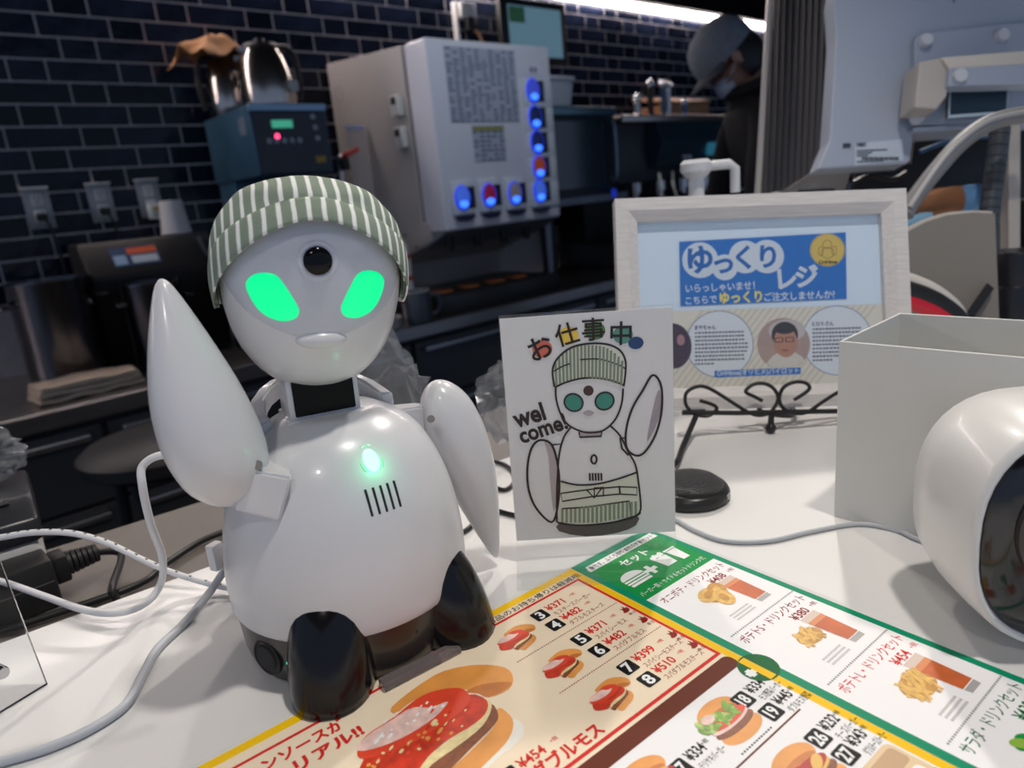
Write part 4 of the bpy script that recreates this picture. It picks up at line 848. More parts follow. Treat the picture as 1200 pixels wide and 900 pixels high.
t = NB(); lathe(t, [(0.0285, 0), (0.0285, 0.0025), (0.0265, 0.0045), (0.0245, 0.0035), (0.0215, 0.0005), (0.0215, 0)], 48, LM); obj('dial_ring', t, mat('dial', (0.06, 0.05, 0.048), 0.3), face, smooth=True, local=True)
t = NB(); lathe(t, [(0.0155, 0), (0.0155, 0.003), (0.014, 0.005), (0.0125, 0.0035), (0.0125, 0)], 48, LM); obj('lens_rim', t, mat('rim', (0.16, 0.17, 0.2), 0.2, 0.6), face, smooth=True, local=True)
t = NB(); lathe(t, [(0, 0.0045), (0.006, 0.0035), (0.0105, 0.0018), (0.0125, 0.0)], 40, LM); obj('lens', t, mat('lens_blue', (0.08, 0.12, 0.2), 0.04, coat=1.0), face, smooth='all', local=True)
for k in range(12):
    a = math.radians(150 + k * 12); t = NB(); box(t, (-0.0003, 0, -0.0015), (0.0003, 0.0006, 0.0015)); t.transform(place(-0.003 + 0.0245 * math.cos(a), -0.0417, PZ + 0.006 + 0.0245 * math.sin(a), 0, 0, PI / 2 - a)); obj('dial_mark', t, ink('tick', 150, 150, 150), face, local=True)
t = NB(); lathe(t, [(0, 0), (0.020, 0), (0.022, 0.003), (0.018, 0.008), (0, 0.008)], 32); obj('foot_pad', t, mat('pod_foot', (0.4, 0.4, 0.4), 0.5), pj, smooth=True, local=True)
# ------------------------------------------------------------------ cables on the counter
CWH = mat('cable_white', (0.74, 0.74, 0.75), 0.4); CGR = mat('cable_grey', (0.50, 0.52, 0.55), 0.4); CBK = mat('cable_black', (0.012, 0.012, 0.013), 0.4)
def cable(name, pts, r, m, label, n=8):
    t = NB(); tube(t, pts, r, 10, n); return mono(name, t, m, label, 'cable')
cable('power_cable', [ony(240, 545, 0.372), ony(195, 533, 0.385), ony(168, 545, 0.392), onz(167, 570, 0.085), onz(177, 615, 0.06), onz(190, 652, 0.035), onz(189, 682, 0.014), onz(172, 706, 0.006), onz(140, 718, 0.006), onz(100, 715, 0.006), onz(50, 698, 0.004), onz(0, 681, 0.004), onz(-60, 668, 0.0)], 0.0021, CWH, 'glossy white cable looping down from behind the raised robot arm')
def braided(pts, r):
    t = NB(); tube(t, pts, r, 10, 10); return t
bc = [onz(-60, 640, 0.035), onz(0, 630, 0.04), onz(40, 624, 0.042), onz(85, 625, 0.04), onz(125, 636, 0.032), onz(165, 655, 0.020), onz(205, 672, 0.010), onz(262, 688, 0.004), onz(300, 690, 0.004)]
brd = thing('braided_cable', 'white braided cable with dark flecks crossing to the robot base', 'cable', tuple(onz(165, 660)))
t = NB(); tube(t, bc, 0.0019, 10, 8); obj('sleeve', t, CWH, brd, smooth=True)
P = catmull(bc, 10)
for i in range(6, len(P) - 4, 3):
    a, c = P[i], P[i + 1]; d = (c - a).normalized(); s_ = d.cross(Vector((0, 0, 1))).normalized(); up = s_.cross(d); tw = (-s_ * 0.3 + up * 0.8 - Vector((0.63, 0.73, 0)) * 0.4).normalized()
    t = NB(); tube(t, [a + tw * 0.00165 - up * 0.0002, a + d * 0.0018 + tw * 0.00165 + up * 0.0002], 0.0005, 6, smooth=False); obj('fleck', t, BLACK, brd)
cable('charging_cable', [onz(275, 652, 0.020), onz(262, 670, 0.014), onz(245, 695, 0.006), onz(216, 730, 0.0024), onz(185, 760, 0.0024), onz(168, 790, 0.0024), onz(148, 825, 0.0024), onz(110, 852, 0.0024), onz(60, 875, 0.0024), onz(0, 893, 0.0024), onz(-80, 915, 0.0024)], 0.0023, CGR, 'pale grey cable snaking over the counter from the robot back')
t = NB(); box(t, (-0.004, -0.003, -0.008), (0.004, 0.003, 0.008), 0.001); p = onz(266, 652, 0.03); t.transform(place(p.x - 0.004, p.y + 0.006, p.z, 0.4)); mono('cable_plug', t, CWH, 'small white plug at robot back above the grey cable', 'plug')
cable('desk_cable', [onz(770, 600, 0.0015), onz(792, 609, 0.0015), onz(815, 622, 0.0015), onz(850, 634, 0.0015), onz(900, 634, 0.0015), onz(950, 623, 0.0015), onz(1005, 614, 0.0015), onz(1050, 621, 0.0015), onz(1075, 632, 0.0015), onz(1130, 650, 0.0015)], 0.0015, CGR, 'thin white cable curving over the counter from card to box')
cable('signal_cable', [onz(520, 515, 0.002), onz(560, 535, 0.002), onz(592, 545, 0.002), onz(604, 560, 0.002), onz(590, 574, 0.002), onz(560, 560, 0.002)], 0.0016, CBK, 'black cord looping over the counter behind the card')
cable('signal_cable', [onz(530, 628, 0.002), onz(545, 622, 0.002), onz(575, 600, 0.002), onz(596, 602, 0.002), onz(640, 615, 0.002)], 0.0016, CBK, 'black cord beside the lowered robot arm on the counter')
# ------------------------------------------------------------------ crumpled plastic, things at the left end
BAG = film('plastic_film', (0.55, 0.57, 0.60), 0.16, 0.12)
def bag(c, s_, seed, label, amp=0.5, m=BAG):
    t = NB(); bmesh.ops.create_icosphere(t, subdivisions=4, radius=1)
    for v in t.verts:
        n = noise.noise_vector(v.co * 1.7 + Vector((seed, 0, 0))); k = noise.noise(v.co * 4.2 + Vector((0, seed, 0)))
        v.co = v.co * (1 + 0.35 * k) + n * amp * 0.5
        v.co.x *= s_[0]; v.co.y *= s_[1]; v.co.z *= s_[2]
    zmin = min(v.co.z for v in t.verts); t.transform(Matrix.Translation((c[0], c[1], c[2] - zmin)))
    return mono('plastic_bag', t, m, label, 'plastic bag', smooth=False)
random.seed(3); p = onz(562, 535, 0); bag((p.x + 0.035, p.y - 0.008, 0.001), (0.030, 0.022, 0.034), 3.1, 'crumpled clear plastic bag behind the hand-drawn card')
p = ony(445, 455, 0.425); bag((p.x, 0.425, 0.001), (0.034, 0.018, 0.060), 8.4, 'greyish clear plastic wrap standing behind the robot shoulder', 0.3)
sh = ctr(-0.16, 0.06, SHZ)
pr0 = thing('receipt_printer', 'black and white receipt printer on the shelf behind the counter', 'printer', (0.016, 0.632, SHZ), CA)
PRM = pr0.matrix_basis.copy(); ztop = ony(20, 572, pr0.location.y).z - SHZ
t = NB(); box(t, (-0.045, -0.055, 0.0), (0.032, 0.055, ztop * 0.62), 0.006); obj('printer_base', t, mat('printer_white', (0.55, 0.54, 0.52), 0.45), pr0, smooth=True, local=True)
t = NB(); prism(t, [(-0.045, -0.055, ztop * 0.62), (-0.045, -0.055, ztop * 0.88), (-0.045, -0.02, ztop), (-0.045, 0.055, ztop), (-0.045, 0.055, ztop * 0.62)], (1, 0, 0), 0.080, 0.004); lid = obj('printer_lid', t, mat('printer_black', (0.02, 0.021, 0.025), 0.3), pr0, smooth=True, local=True)
t = NB(); box(t, (-0.035, -0.030, ztop * 0.985), (0.020, -0.026, ztop * 1.0)); obj('paper_slot', t, BLACK, lid, local=True)
pb = pr0.location; bag((pb.x + 0.012, pb.y + 0.02, SHZ + ztop + 0.001), (0.026, 0.02, 0.020), 5.5, 'small crumpled clear bag lying on the receipt printer')
ap = onz(38, 716, SHZ + 0.004); ad = thing('power_adapter', 'matte black power adapter brick with a ribbed plug behind counter', 'adapter', (ap.x - 0.012, ap.y + 0.015, SHZ), math.radians(2))
t = NB(); box(t, (-0.040, -0.018, 0.0), (0.030, 0.018, 0.036), 0.003); obj('adapter_case', t, mat('adapter_black', (0.016, 0.016, 0.017), 0.45), ad, smooth=True, local=True)
t = NB(); box(t, (-0.038, -0.0182, 0.020), (0.028, -0.0176, 0.0206)); obj('case_seam', t, mat('seam', (0.15, 0.15, 0.15), 0.4), ad, local=True)
t = NB(); box(t, (0.030, -0.010, 0.012), (0.040, 0.010, 0.032), 0.002); obj('plug_head', t, BLACK, ad, smooth=True, local=True)
for k in range(6):
    t = NB(); lathe(t, [(0, 0), (0.0088 - k * 0.0004, 0), (0.0088 - k * 0.0004, 0.0022), (0.0065, 0.003), (0, 0.003)], 20, place(0.040 + k * 0.0034, 0.0, 0.022, 0, 0, PI / 2)); obj('strain_rib', t, BLACK, ad, smooth=True, local=True)
e0 = ad.matrix_basis @ Vector((0.060, 0, 0.022))
cable('adapter_cord', [e0, e0 + Vector((0.014, -0.001, -0.008)), onz(131, 690, SHZ + 0.02), onz(133, 712, SHZ + 0.004), ctr(-0.10, 0.012, SHZ + 0.004)], 0.0026, CBK, 'short black cord drooping from the ribbed adapter plug')
cable('shelf_cord', [ctr(-0.14, 0.08, SHZ + 0.004), onz(150, 690, SHZ + 0.004), onz(195, 660, SHZ + 0.004), onz(240, 632, SHZ + 0.004), onz(300, 610, SHZ + 0.004)], 0.0026, CBK, 'black cord lying along the shelf behind the robot')
# clear upright at the corner
a0 = onz(57, 803); a1 = onz(-40, 862); up_ = Vector((0, 0, 1)); dv = (a1 - a0).normalized()
lp_ = thing('acrylic_panel', 'clear acrylic upright panel with a screw at the counter corner', 'panel', (a0.x, a0.y, 0.0))
t = NB(); prism(t, [a0 + up_ * 0.0005, a1 + up_ * 0.0005, a1 + up_ * 0.09 - dv * 0.002, a0 + up_ * 0.09 + dv * 0.004], dv.cross(up_), 0.003, 0.0004); obj('panel_sheet', t, ACR, lp_)
nrm = dv.cross(up_); d_ = wd(2, 788); tt = (a0 - EYE).dot(nrm) / d_.dot(nrm); sp_ = EYE + d_ * tt
t = NB(); lathe(t, [(0, -0.002), (0.0026, -0.002), (0.0030, -0.001), (0.0030, 0.005), (0.0022, 0.006), (0, 0.006)], 24); t.transform(Matrix.Translation(sp_) @ nrm.to_track_quat('Z', 'Y').to_matrix().to_4x4()); obj('screw', t, mat('chrome', (0.6, 0.6, 0.62), 0.15, 1.0), lp_, smooth=True)

# ================================================================== ALONG THE BACK WALL
# ------------------------------------------------------------------ wall outlets
PLT = mat('outlet_plate', (0.30, 0.31, 0.33), 0.4, 0.4); SOCK = mat('socket_white', (0.62, 0.62, 0.60), 0.4)
def outlet(x, z, label, plugs):
    r = thing('wall_outlet', label, 'outlet', (x, DW - 0.003, z - 0.06), 0, 'outlets on the tiled wall')
    t = NB(); box(t, (-0.035, -0.012, 0), (0.035, -0.004, 0.12), 0.002); obj('plate', t, PLT, r, smooth=True, local=True)
    t = NB(); box(t, (-0.036, -0.022, 0.116), (0.036, -0.004, 0.1225), 0.001); obj('drip_lip', t, SOCK, r, local=True)
    for zc in (0.085, 0.038):
        t = NB(); box(t, (-0.016, -0.016, zc - 0.019), (0.016, -0.011, zc + 0.019), 0.003); s_ = obj('socket', t, SOCK, r, smooth=True, local=True)
        for dx in (-0.006, 0.006): t = NB(); box(t, (dx - 0.0012, -0.0166, zc + 0.001), (dx + 0.0012, -0.0158, zc + 0.010)); obj('slot', t, BLACK, s_, local=True)
        t = NB(); lathe(t, [(0, 0), (0.0022, 0), (0.0022, 0.0006), (0, 0.0006)], 10, place(0, -0.016, zc - 0.008, 0, PI / 2)); obj('slot', t, BLACK, s_, local=True)
outlet(0.424, 0.300, 'wall outlet above the first stock pot with a black plug in its lower socket', 1)
outlet(0.597, 0.303, 'wall outlet between two others with a black angled plug', 1)
outlet(0.742, 0.306, 'wall outlet nearest the coffee brewer with a white adapter plugged in', 1)
for x, z, nm in ((0.424, 0.272, 'black plug in the outlet above the first stock pot, its cord hanging'), (0.597, 0.275, 'black plug in the outlet between the two others, its cord hanging')):
    r = thing('power_plug', nm, 'plug', (x, DW - 0.020, z), 0, 'black plugs in the wall outlets')
    t = NB(); box(t, (-0.014, -0.028, -0.010), (0.014, 0.002, 0.012), 0.004); obj('plug_head', t, BLACK, r, smooth=True, local=True)
    t = NB(); tube(t, [(0.004, -0.024, -0.006), (0.012, -0.030, -0.03), (0.020, -0.022, -0.10), (0.022, -0.020, -0.25), (0.03, -0.03, -0.44)], 0.004, 8); obj('cord', t, CBK, r, smooth=True, local=True)
r = thing('plug_adapter', 'white cube adapter plugged in the outlet nearest the brewer', 'adapter', (0.742, DW - 0.020, 0.262))
t = NB(); box(t, (-0.019, -0.040, -0.024), (0.019, 0.002, 0.026), 0.004); obj('case', t, mat('adapter_white', (0.6, 0.66, 0.64), 0.4), r, smooth=True, local=True)
t = NB(); box(t, (-0.009, -0.041, 0.004), (0.009, -0.039, 0.016), 0.001); obj('warning_label', t, ink('amber', 214, 170, 90), r, local=True)
t = NB(); tube(t, [(0, -0.02, -0.02), (0.004, -0.024, -0.10), (0, -0.02, -0.40)], 0.004, 8); obj('cord', t, CBK, r, smooth=True, local=True)
# ------------------------------------------------------------------ stock pots, warmer, towel
POT = mat('pot_steel', (0.20, 0.20, 0.22), 0.22, 1.0, var=0.2, scale=7, stretch=(6, 6, 1))
def pot(x, y, rad, ht, label):
    r = thing('stock_pot', label, 'pot', (x, y, BZ), 0, 'stock pots on the back counter')
    t = NB(); lathe(t, [(0, 0), (rad * 0.97, 0), (rad, 0.008), (rad, ht - 0.006), (rad * 1.035, ht), (rad * 1.035, ht + 0.004), (rad * 0.98, ht + 0.004), (rad * 0.975, ht - 0.05), (0, ht - 0.05)], 56); obj('pot_body', t, POT, r, smooth=True, local=True)
    for s_ in (-1, 1):
        t = NB(); tube(t, [(s_ * rad * 0.99, -0.04, ht * 0.8), (s_ * (rad + 0.022), -0.03, ht * 0.8), (s_ * (rad + 0.022), 0.03, ht * 0.8), (s_ * rad * 0.99, 0.04, ht * 0.8)], 0.005, 8); obj('handle', t, POT, r, smooth=True, local=True)
pot(0.352, 2.28, 0.103, 0.285, 'dark stainless stock pot below the first wall outlet'); pot(0.585, 2.22, 0.080, 0.245, 'narrower dark stock pot in front of the slanted warmer')
WM = mat('warmer', (0.035, 0.034, 0.034), 0.4, 0.5)
wr = thing('soup_warmer', 'dark slant-topped warmer with a warning sticker behind the pots', 'warmer', (0.62, 2.45, BZ))
t = NB(); prism(t, [(0.46, 2.37, BZ), (0.46, 2.32, 0.085), (0.46, 2.40, 0.185), (0.46, 2.53, 0.185), (0.46, 2.53, BZ)], (1, 0, 0), 0.38, 0.008); obj('warmer_body', t, WM, wr, smooth=True)
SLP = Vector((0, 0.08, 0.10)).normalized(); SNR = Vector((0, -0.10, 0.08)).normalized()
def slant(x, f, out): return Vector((x, 2.32, 0.085)) + SLP * f + SNR * out
for m_, x0, x1, f0, f1, o_ in ((ink('stk_blue', 40, 70, 110), 0.535, 0.668, 0.030, 0.098, 0.001), (ink('stk_orange', 226, 96, 52), 0.582, 0.665, 0.072, 0.094, 0.002), (ink('stk_white', 190, 205, 215), 0.588, 0.662, 0.038, 0.064, 0.002), (ink('stk_pale', 150, 180, 210), 0.540, 0.574, 0.036, 0.070, 0.002)):
    t = NB(); prism(t, [slant(x0, f0, o_), slant(x1, f0, o_), slant(x1, f1, o_), slant(x0, f1, o_)], SNR, 0.0006); obj('sticker', t, m_, wr)
t = NB(); tube(t, [(0.80, 2.37, 0.17), (0.815, 2.33, 0.05), (0.825, 2.31, -0.10)], 0.008, 8); obj('hinge_bar', t, DARKSTEEL, wr, smooth=True)
tw = NB()
for i, (dz, sx_, sy_) in enumerate(((0.0, 1.0, 1.0), (0.013, 0.97, 0.93), (0.026, 0.93, 0.9))):
    t = NB(); bmesh.ops.create_grid(t, x_segments=26, y_segments=12, size=0.5)
    for v in t.verts: v.co = Vector((v.co.x * 0.245 * sx_, v.co.y * 0.13 * sy_, 0.010 + dz))
    geo = bmesh.ops.extrude_face_region(t, geom=t.faces[:])
    for v in [g_ for g_ in geo['geom'] if isinstance(g_, bmesh.types.BMVert)]: v.co.z -= 0.0105
    bmesh.ops.recalc_face_normals(t, faces=t.faces[:]); crumple(t, 0.006, 18, 3 + i); join(tw, t)
zmin = min(v.co.z for v in tw.verts); tw.transform(place(0.345, 2.085, BZ - zmin + 0.001, math.radians(4)))
mono('folded_towel', tw, mat('towel', (0.55, 0.45, 0.35), 0.95, bump=0.8, bscale=300), 'folded cream towel on the steel edge in front of the pots', 'towel')
cp = thing('paper_cup', 'upturned white paper cup on the warmer beside the brewer', 'cup', (0.765, 2.46, 0.186))
t = NB(); lathe(t, [(0.046, 0.0), (0.048, 0.002), (0.048, 0.006), (0.045, 0.006), (0.035, 0.102), (0.033, 0.104), (0, 0.102)], 36); obj('cup_wall', t, mat('cup_white', (0.70, 0.68, 0.66), 0.6), cp, smooth=True, local=True)
t = NB(); lathe(t, [(0.0335, 0.1035), (0.0345, 0.1035), (0.0352, 0.100), (0.0335, 0.100)], 36); obj('base_rim', t, mat('cup_white', (0.7, 0.7, 0.7)), cp, smooth=True, local=True)
sd = thing('sugar_dispenser', 'squat white dispenser with a side tap below the paper cup', 'dispenser', (0.86, 2.20, BZ))
t = NB(); box(t, (-0.055, -0.05, 0), (0.055, 0.06, 0.20), 0.01); obj('stand', t, WM, sd, smooth=True, local=True)
t = NB(); box(t, (-0.050, -0.045, 0.20), (0.05, 0.055, 0.345), 0.012); obj('tank', t, mat('tank_white', (0.55, 0.56, 0.58), 0.4), sd, smooth=True, local=True)
t = NB(); box(t, (-0.066, -0.03, 0.27), (-0.048, -0.005, 0.33), 0.004); obj('tap', t, SOCK, sd, smooth=True, local=True)
# ------------------------------------------------------------------ coffee brewer with two carafes
BLS = mat('brewer_blue', (0.07, 0.16, 0.25), 0.35, 0.5, var=0.25, scale=9)
bw = thing('coffee_brewer', 'blue-grey steel coffee brewer with a lit control panel', 'coffee machine', (1.09, 2.38, BZ))
BX0, BX1, BYF, BYB, BZ0, BZ1 = 0.962, 1.222, 2.20, 2.575, 0.335, 0.545
t = NB(); box(t, (BX0, BYF, BZ0), (BX1, BYB, BZ1), 0.006); obj('head_housing', t, BLS, bw, smooth=True)
t = NB(); box(t, (BX0 + 0.01, 2.43, BZ + 0.03), (BX1 - 0.01, BYB, BZ0 + 0.01), 0.004); obj('column', t, BLS, bw, smooth=True)
t = NB(); box(t, (BX0, BYF, BZ), (BX1, BYB, BZ + 0.045), 0.006); obj('hot_plate', t, DARKSTEEL, bw, smooth=True)
t = NB(); lathe(t, [(0.060, 0.12), (0.062, 0.125), (0.055, 0.0), (0, 0.0)], 32, Matrix.Translation((1.09, 2.30, BZ0 - 0.115))); obj('filter_basket', t, BLACK, bw, smooth=True)
t = NB(); box(t, (BX0 + 0.006, BYF - 0.004, BZ0 + 0.004), (BX1 - 0.006, BYF + 0.002, BZ1 - 0.022), 0.002); pn = obj('control_panel', t, mat('panel_navy', (0.012, 0.018, 0.032), 0.25), bw)
t = NB(); box(t, (BX0, BYF - 0.006, BZ1 - 0.020), (BX1, BYF + 0.004, BZ1 + 0.002), 0.002); obj('top_rail', t, mat('rail_blue', (0.25, 0.38, 0.5), 0.3, 0.6), bw)
t = NB(); box(t, (1.028, BYF - 0.0052, 0.475), (1.098, BYF - 0.003, 0.498)); obj('display', t, mat('lcd', (0.1, 0.5, 0.35), 0.3, emit=0.35, ecol=(0.10, 0.75, 0.45)), pn)
t = NB(); lathe(t, [(0, 0), (0.008, 0), (0.008, 0.003), (0, 0.004)], 14, place(1.040, BYF - 0.003, 0.450, 0, PI / 2)); obj('indicator', t, mat('red_led', (0.9, 0.05, 0.15), 0.3, emit=3.0, ecol=(1.0, 0.05, 0.16)), pn)
for k, (x, z) in enumerate([(1.012, 0.437), (1.036, 0.437), (1.062, 0.437), (1.088, 0.437), (1.114, 0.437), (1.172, 0.508), (1.175, 0.475), (1.178, 0.442)]):
    t = NB(); lathe(t, [(0, 0), (0.0095, 0), (0.0085, 0.003), (0, 0.003)], 14, place(x, BYF - 0.003, z, 0, PI / 2)); obj('button', t, mat('btn', (0.35, 0.4, 0.45), 0.4), pn, smooth=True)
t = NB(); box(t, (1.160, BYF - 0.005, 0.366), (1.195, BYF - 0.003, 0.386)); obj('rating_label', t, ink('rate', 180, 150, 50), pn)
t = NB(); box(t, (BX0 - 0.001, 2.235, 0.462), (BX0 + 0.001, 2.285, 0.515)); obj('side_label', t, ink('sidelabel', 110, 122, 140), bw)
CAR = mat('carafe_steel', (0.42, 0.38, 0.35), 0.2, 1.0)
def carafe(x, y, label, k=1.0, rot=0.0):
    r = thing('carafe', label, 'carafe', (x, y, BZ1 + 0.0015), rot, 'carafes on the coffee brewer')
    t = NB(); lathe(t, [(0, 0), (0.080 * k, 0), (0.088 * k, 0.008), (0.090 * k, 0.04), (0.084 * k, 0.10), (0.070 * k, 0.15), (0.056 * k, 0.172), (0.055 * k, 0.180), (0, 0.180)], 48); obj('carafe_body', t, CAR, r, smooth=True, local=True)
    t = NB(); lathe(t, [(0.057 * k, 0.178), (0.060 * k, 0.184), (0.052 * k, 0.194), (0.018, 0.200), (0.014, 0.212), (0, 0.214)], 32); obj('lid', t, BLACK, r, smooth=True, local=True)
    t = NB(); tube(t, [(0.054 * k, 0, 0.183), (0.085 * k, 0, 0.190), (0.112 * k, 0, 0.165), (0.118 * k, 0, 0.09), (0.110 * k, 0, 0.03)], 0.010, 10); obj('handle', t, BLACK, r, smooth=True, local=True)
    t = NB(); loft(t, [[(-0.050 * k, -0.02, 0.16), (-0.050 * k, 0.02, 0.16), (-0.055 * k, 0.018, 0.181), (-0.055 * k, -0.018, 0.181)], [(-0.078 * k, -0.006, 0.178), (-0.078 * k, 0.006, 0.178), (-0.078 * k, 0.006, 0.184), (-0.078 * k, -0.006, 0.184)]]); obj('spout', t, CAR, r, local=True)
    t = NB(); box(t, (0.030 * k, -0.0915 * k, 0.045), (0.065 * k, -0.060 * k, 0.075)); obj('paper_label', t, mat('label_grey', (0.5, 0.5, 0.5)), r, local=True)
    return r
carafe(1.092, 2.32, 'bulging stainless carafe with a black handle on the coffee brewer')
carafe(1.035, 2.485, 'carafe behind the stainless one with an orange cloth over its lid', 0.86, 2.3)
oc = NB()
bmesh.ops.create_grid(oc, x_segments=22, y_segments=22, size=0.5)
for v in oc.verts:
    u_, w_ = v.co.x, v.co.y; rr = math.hypot(u_, w_)
    v.co = Vector((u_ * 0.24 - 0.02 * max(0, -u_), w_ * 0.18, 0.046 - 0.16 * max(rr - 0.14, 0) ** 1.1 + 0.012 * math.sin(7 * math.atan2(w_, u_)) * rr * 2))
crumple(oc, 0.014, 14, 2)
geo = bmesh.ops.extrude_face_region(oc, geom=oc.faces[:])
for v in [g_ for g_ in geo['geom'] if isinstance(g_, bmesh.types.BMVert)]: v.co.z += 0.003
bmesh.ops.recalc_face_normals(oc, faces=oc.faces[:]); oc.transform(place(1.015, 2.475, BZ1 + 0.198, 0.4))
mono('orange_cloth', oc, mat('orange_cloth', (0.40, 0.19, 0.075), 0.9, var=0.15, scale=20), 'crumpled orange-brown cloth draped over the rear carafe', 'cloth')
# clear side guard and red tap
gp = thing('splash_guard', 'clear plastic splash guard beside the drinks dispenser', 'panel', (1.40, 2.36, BZ))
t = NB(); prism(t, [(1.385, 2.36, BZ), (1.462, 2.36, BZ), (1.462, 2.36, 0.485), (1.452, 2.36, 0.50), (1.385, 2.36, 0.50)], (0, 1, 0), 0.005); obj('clear_sheet', t, film('guard_film', (0.7, 0.68, 0.7), 0.25, 0.1), gp)
t = NB(); box(t, (1.385, 2.355, 0.485), (1.455, 2.368, 0.497), 0.002); obj('top_strip', t, mat('strip_blue', (0.35, 0.42, 0.7), 0.3), gp)
tp = thing('red_tap', 'red-handled water tap beside the coffee brewer', 'tap', (1.30, 2.30, BZ))
t = NB(); tube(t, [(1.30, 2.30, BZ), (1.30, 2.30, 0.10), (1.30, 2.295, 0.36), (1.30, 2.27, 0.385)], 0.009, 10); obj('spout', t, STEEL, tp, smooth=True)
t = NB(); box(t, (1.292, 2.235, 0.382), (1.352, 2.262, 0.398), 0.004); t.transform(Matrix.Translation((1.3, 2.25, 0.39)) @ Matrix.Rotation(-0.35, 4, 'Y') @ Matrix.Translation((-1.3, -2.25, -0.39))); obj('red_lever', t, mat('red_plastic', (0.5, 0.035, 0.025), 0.35), tp, smooth=True)
t = NB(); box(t, (1.288, 2.245, 0.34), (1.312, 2.28, 0.382), 0.004); obj('valve', t, BLACK, tp, smooth=True)
# ------------------------------------------------------------------ the big drinks dispenser
DSP = mat('dispenser_shaded', (0.36, 0.335, 0.32), 0.42, var=0.03, scale=6); DSF = mat('dispenser_lit', (0.70, 0.72, 0.80), 0.35)  # one white: cabinet darkened, front brightened bluish for the blue light on it
DX0, DX1, DYF, DZ0, DZ1 = 1.469, 2.031, 1.95, 0.105, 0.713
dp = thing('drinks_dispenser', 'big white drinks dispenser with glowing blue buttons along its front', 'dispenser', (1.75, 2.35, BZ))
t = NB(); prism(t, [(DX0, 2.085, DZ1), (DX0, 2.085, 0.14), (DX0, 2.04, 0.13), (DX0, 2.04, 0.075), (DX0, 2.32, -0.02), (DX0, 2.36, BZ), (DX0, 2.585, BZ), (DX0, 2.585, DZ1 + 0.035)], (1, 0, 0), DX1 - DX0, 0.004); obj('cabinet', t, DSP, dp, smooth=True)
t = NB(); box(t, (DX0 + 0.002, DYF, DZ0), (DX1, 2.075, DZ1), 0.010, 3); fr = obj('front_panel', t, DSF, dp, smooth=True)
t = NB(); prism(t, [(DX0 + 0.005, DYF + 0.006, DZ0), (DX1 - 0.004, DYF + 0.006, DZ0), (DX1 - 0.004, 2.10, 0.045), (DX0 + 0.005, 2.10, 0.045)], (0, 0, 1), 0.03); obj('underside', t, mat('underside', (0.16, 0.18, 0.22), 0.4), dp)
GLB = mat('button_blue', (0.02, 0.06, 0.7), 0.3, emit=0.55, ecol=(0.01, 0.06, 1.0)); GLC = mat('button_glow', (0.1, 0.3, 1.0), 0.3, emit=1.7, ecol=(0.04, 0.18, 1.0)); NAV = mat('strip_navy', (0.02, 0.025, 0.06), 0.4)
def ovoid(x, z, rx, rz, y, th, m, name, parent):
    t = NB(); lathe(t, [(0, 0), (1, 0), (1, th * 0.6), (0.9, th), (0, th)], 24); t.transform(place(x, y, z, 0, PI / 2) @ Matrix.Diagonal((rx, rz, 1, 1))); return obj(name, t, m, parent, smooth=True)
vals = [(1.549, 0.208, (0.05, 0.12, 0.6), 1), (1.669, 0.208, (0.35, 0.02, 0.08), 1), (1.792, 0.206, (0.25, 0.22, 0.25), 1), (1.909, 0.204, (0.05, 0.12, 0.6), 1), (1.933, 0.556, (0.04, 0.06, 0.45), 0), (1.927, 0.465, (0.015, 0.025, 0.10), 0), (1.921, 0.379, (0.02, 0.03, 0.14), 0), (1.915, 0.291, (0.50, 0.08, 0.02), 0)]
for k, (x, z, colr, low) in enumerate(vals):
    if k in (5, 6, 7, 4, 3): x = 1.925 - (0.006 if k == 3 else 0)
    t = NB(); box(t, (x - 0.048, DYF - 0.010, z - 0.052), (x + 0.048 if x < 1.9 else DX1 - 0.012, DYF + 0.001, z + (0.058 if low and k < 3 else 0.040)), 0.004); pl = obj('valve_plate', t, mat('valve_plate', (0.68, 0.72, 0.8), 0.35), fr, smooth=True)
for k, (x, z, colr, low) in enumerate(vals):
    if k in (5, 6, 7, 4, 3): x = 1.925 - (0.006 if k == 3 else 0)
    t = NB(); box(t, (x + 0.012, DYF - 0.012, z - 0.034), (x + 0.052, DYF - 0.0095, z + 0.038)); obj('flavour_strip', t, NAV, fr)
    ovoid(x - 0.006, z + 0.004, 0.033, 0.041, DYF - 0.012, 0.005, GLB, 'button_ring', fr)
    ovoid(x - 0.006, z + 0.006, 0.028, 0.035, DYF - 0.015, 0.004, mat('badge_%d' % k, colr, 0.3, emit=0.15 if k not in (0, 3, 4) else 0.6, ecol=colr), 'badge', fr)
    ovoid(x - 0.006, z - 0.018, 0.019, 0.012, DYF - 0.018, 0.004, GLC, 'push_button', fr)
    if low:
        t = NB(); lathe(t, [(0, 0), (1, 0), (1, 0.006), (0, 0.006)], 24); t.transform(place(x, DYF - 0.008, z - 0.058, 0, PI / 2) @ Matrix.Diagonal((0.044, 0.018, 1, 1)))
        for v in list(t.verts):
            if v.co.z > z - 0.055: v.co.z = z - 0.055
        obj('nozzle_cap', t, NAV, fr)
DPAP = ink('notice', 176, 184, 200); DLINE = ink('notice_ink', 96, 106, 130)
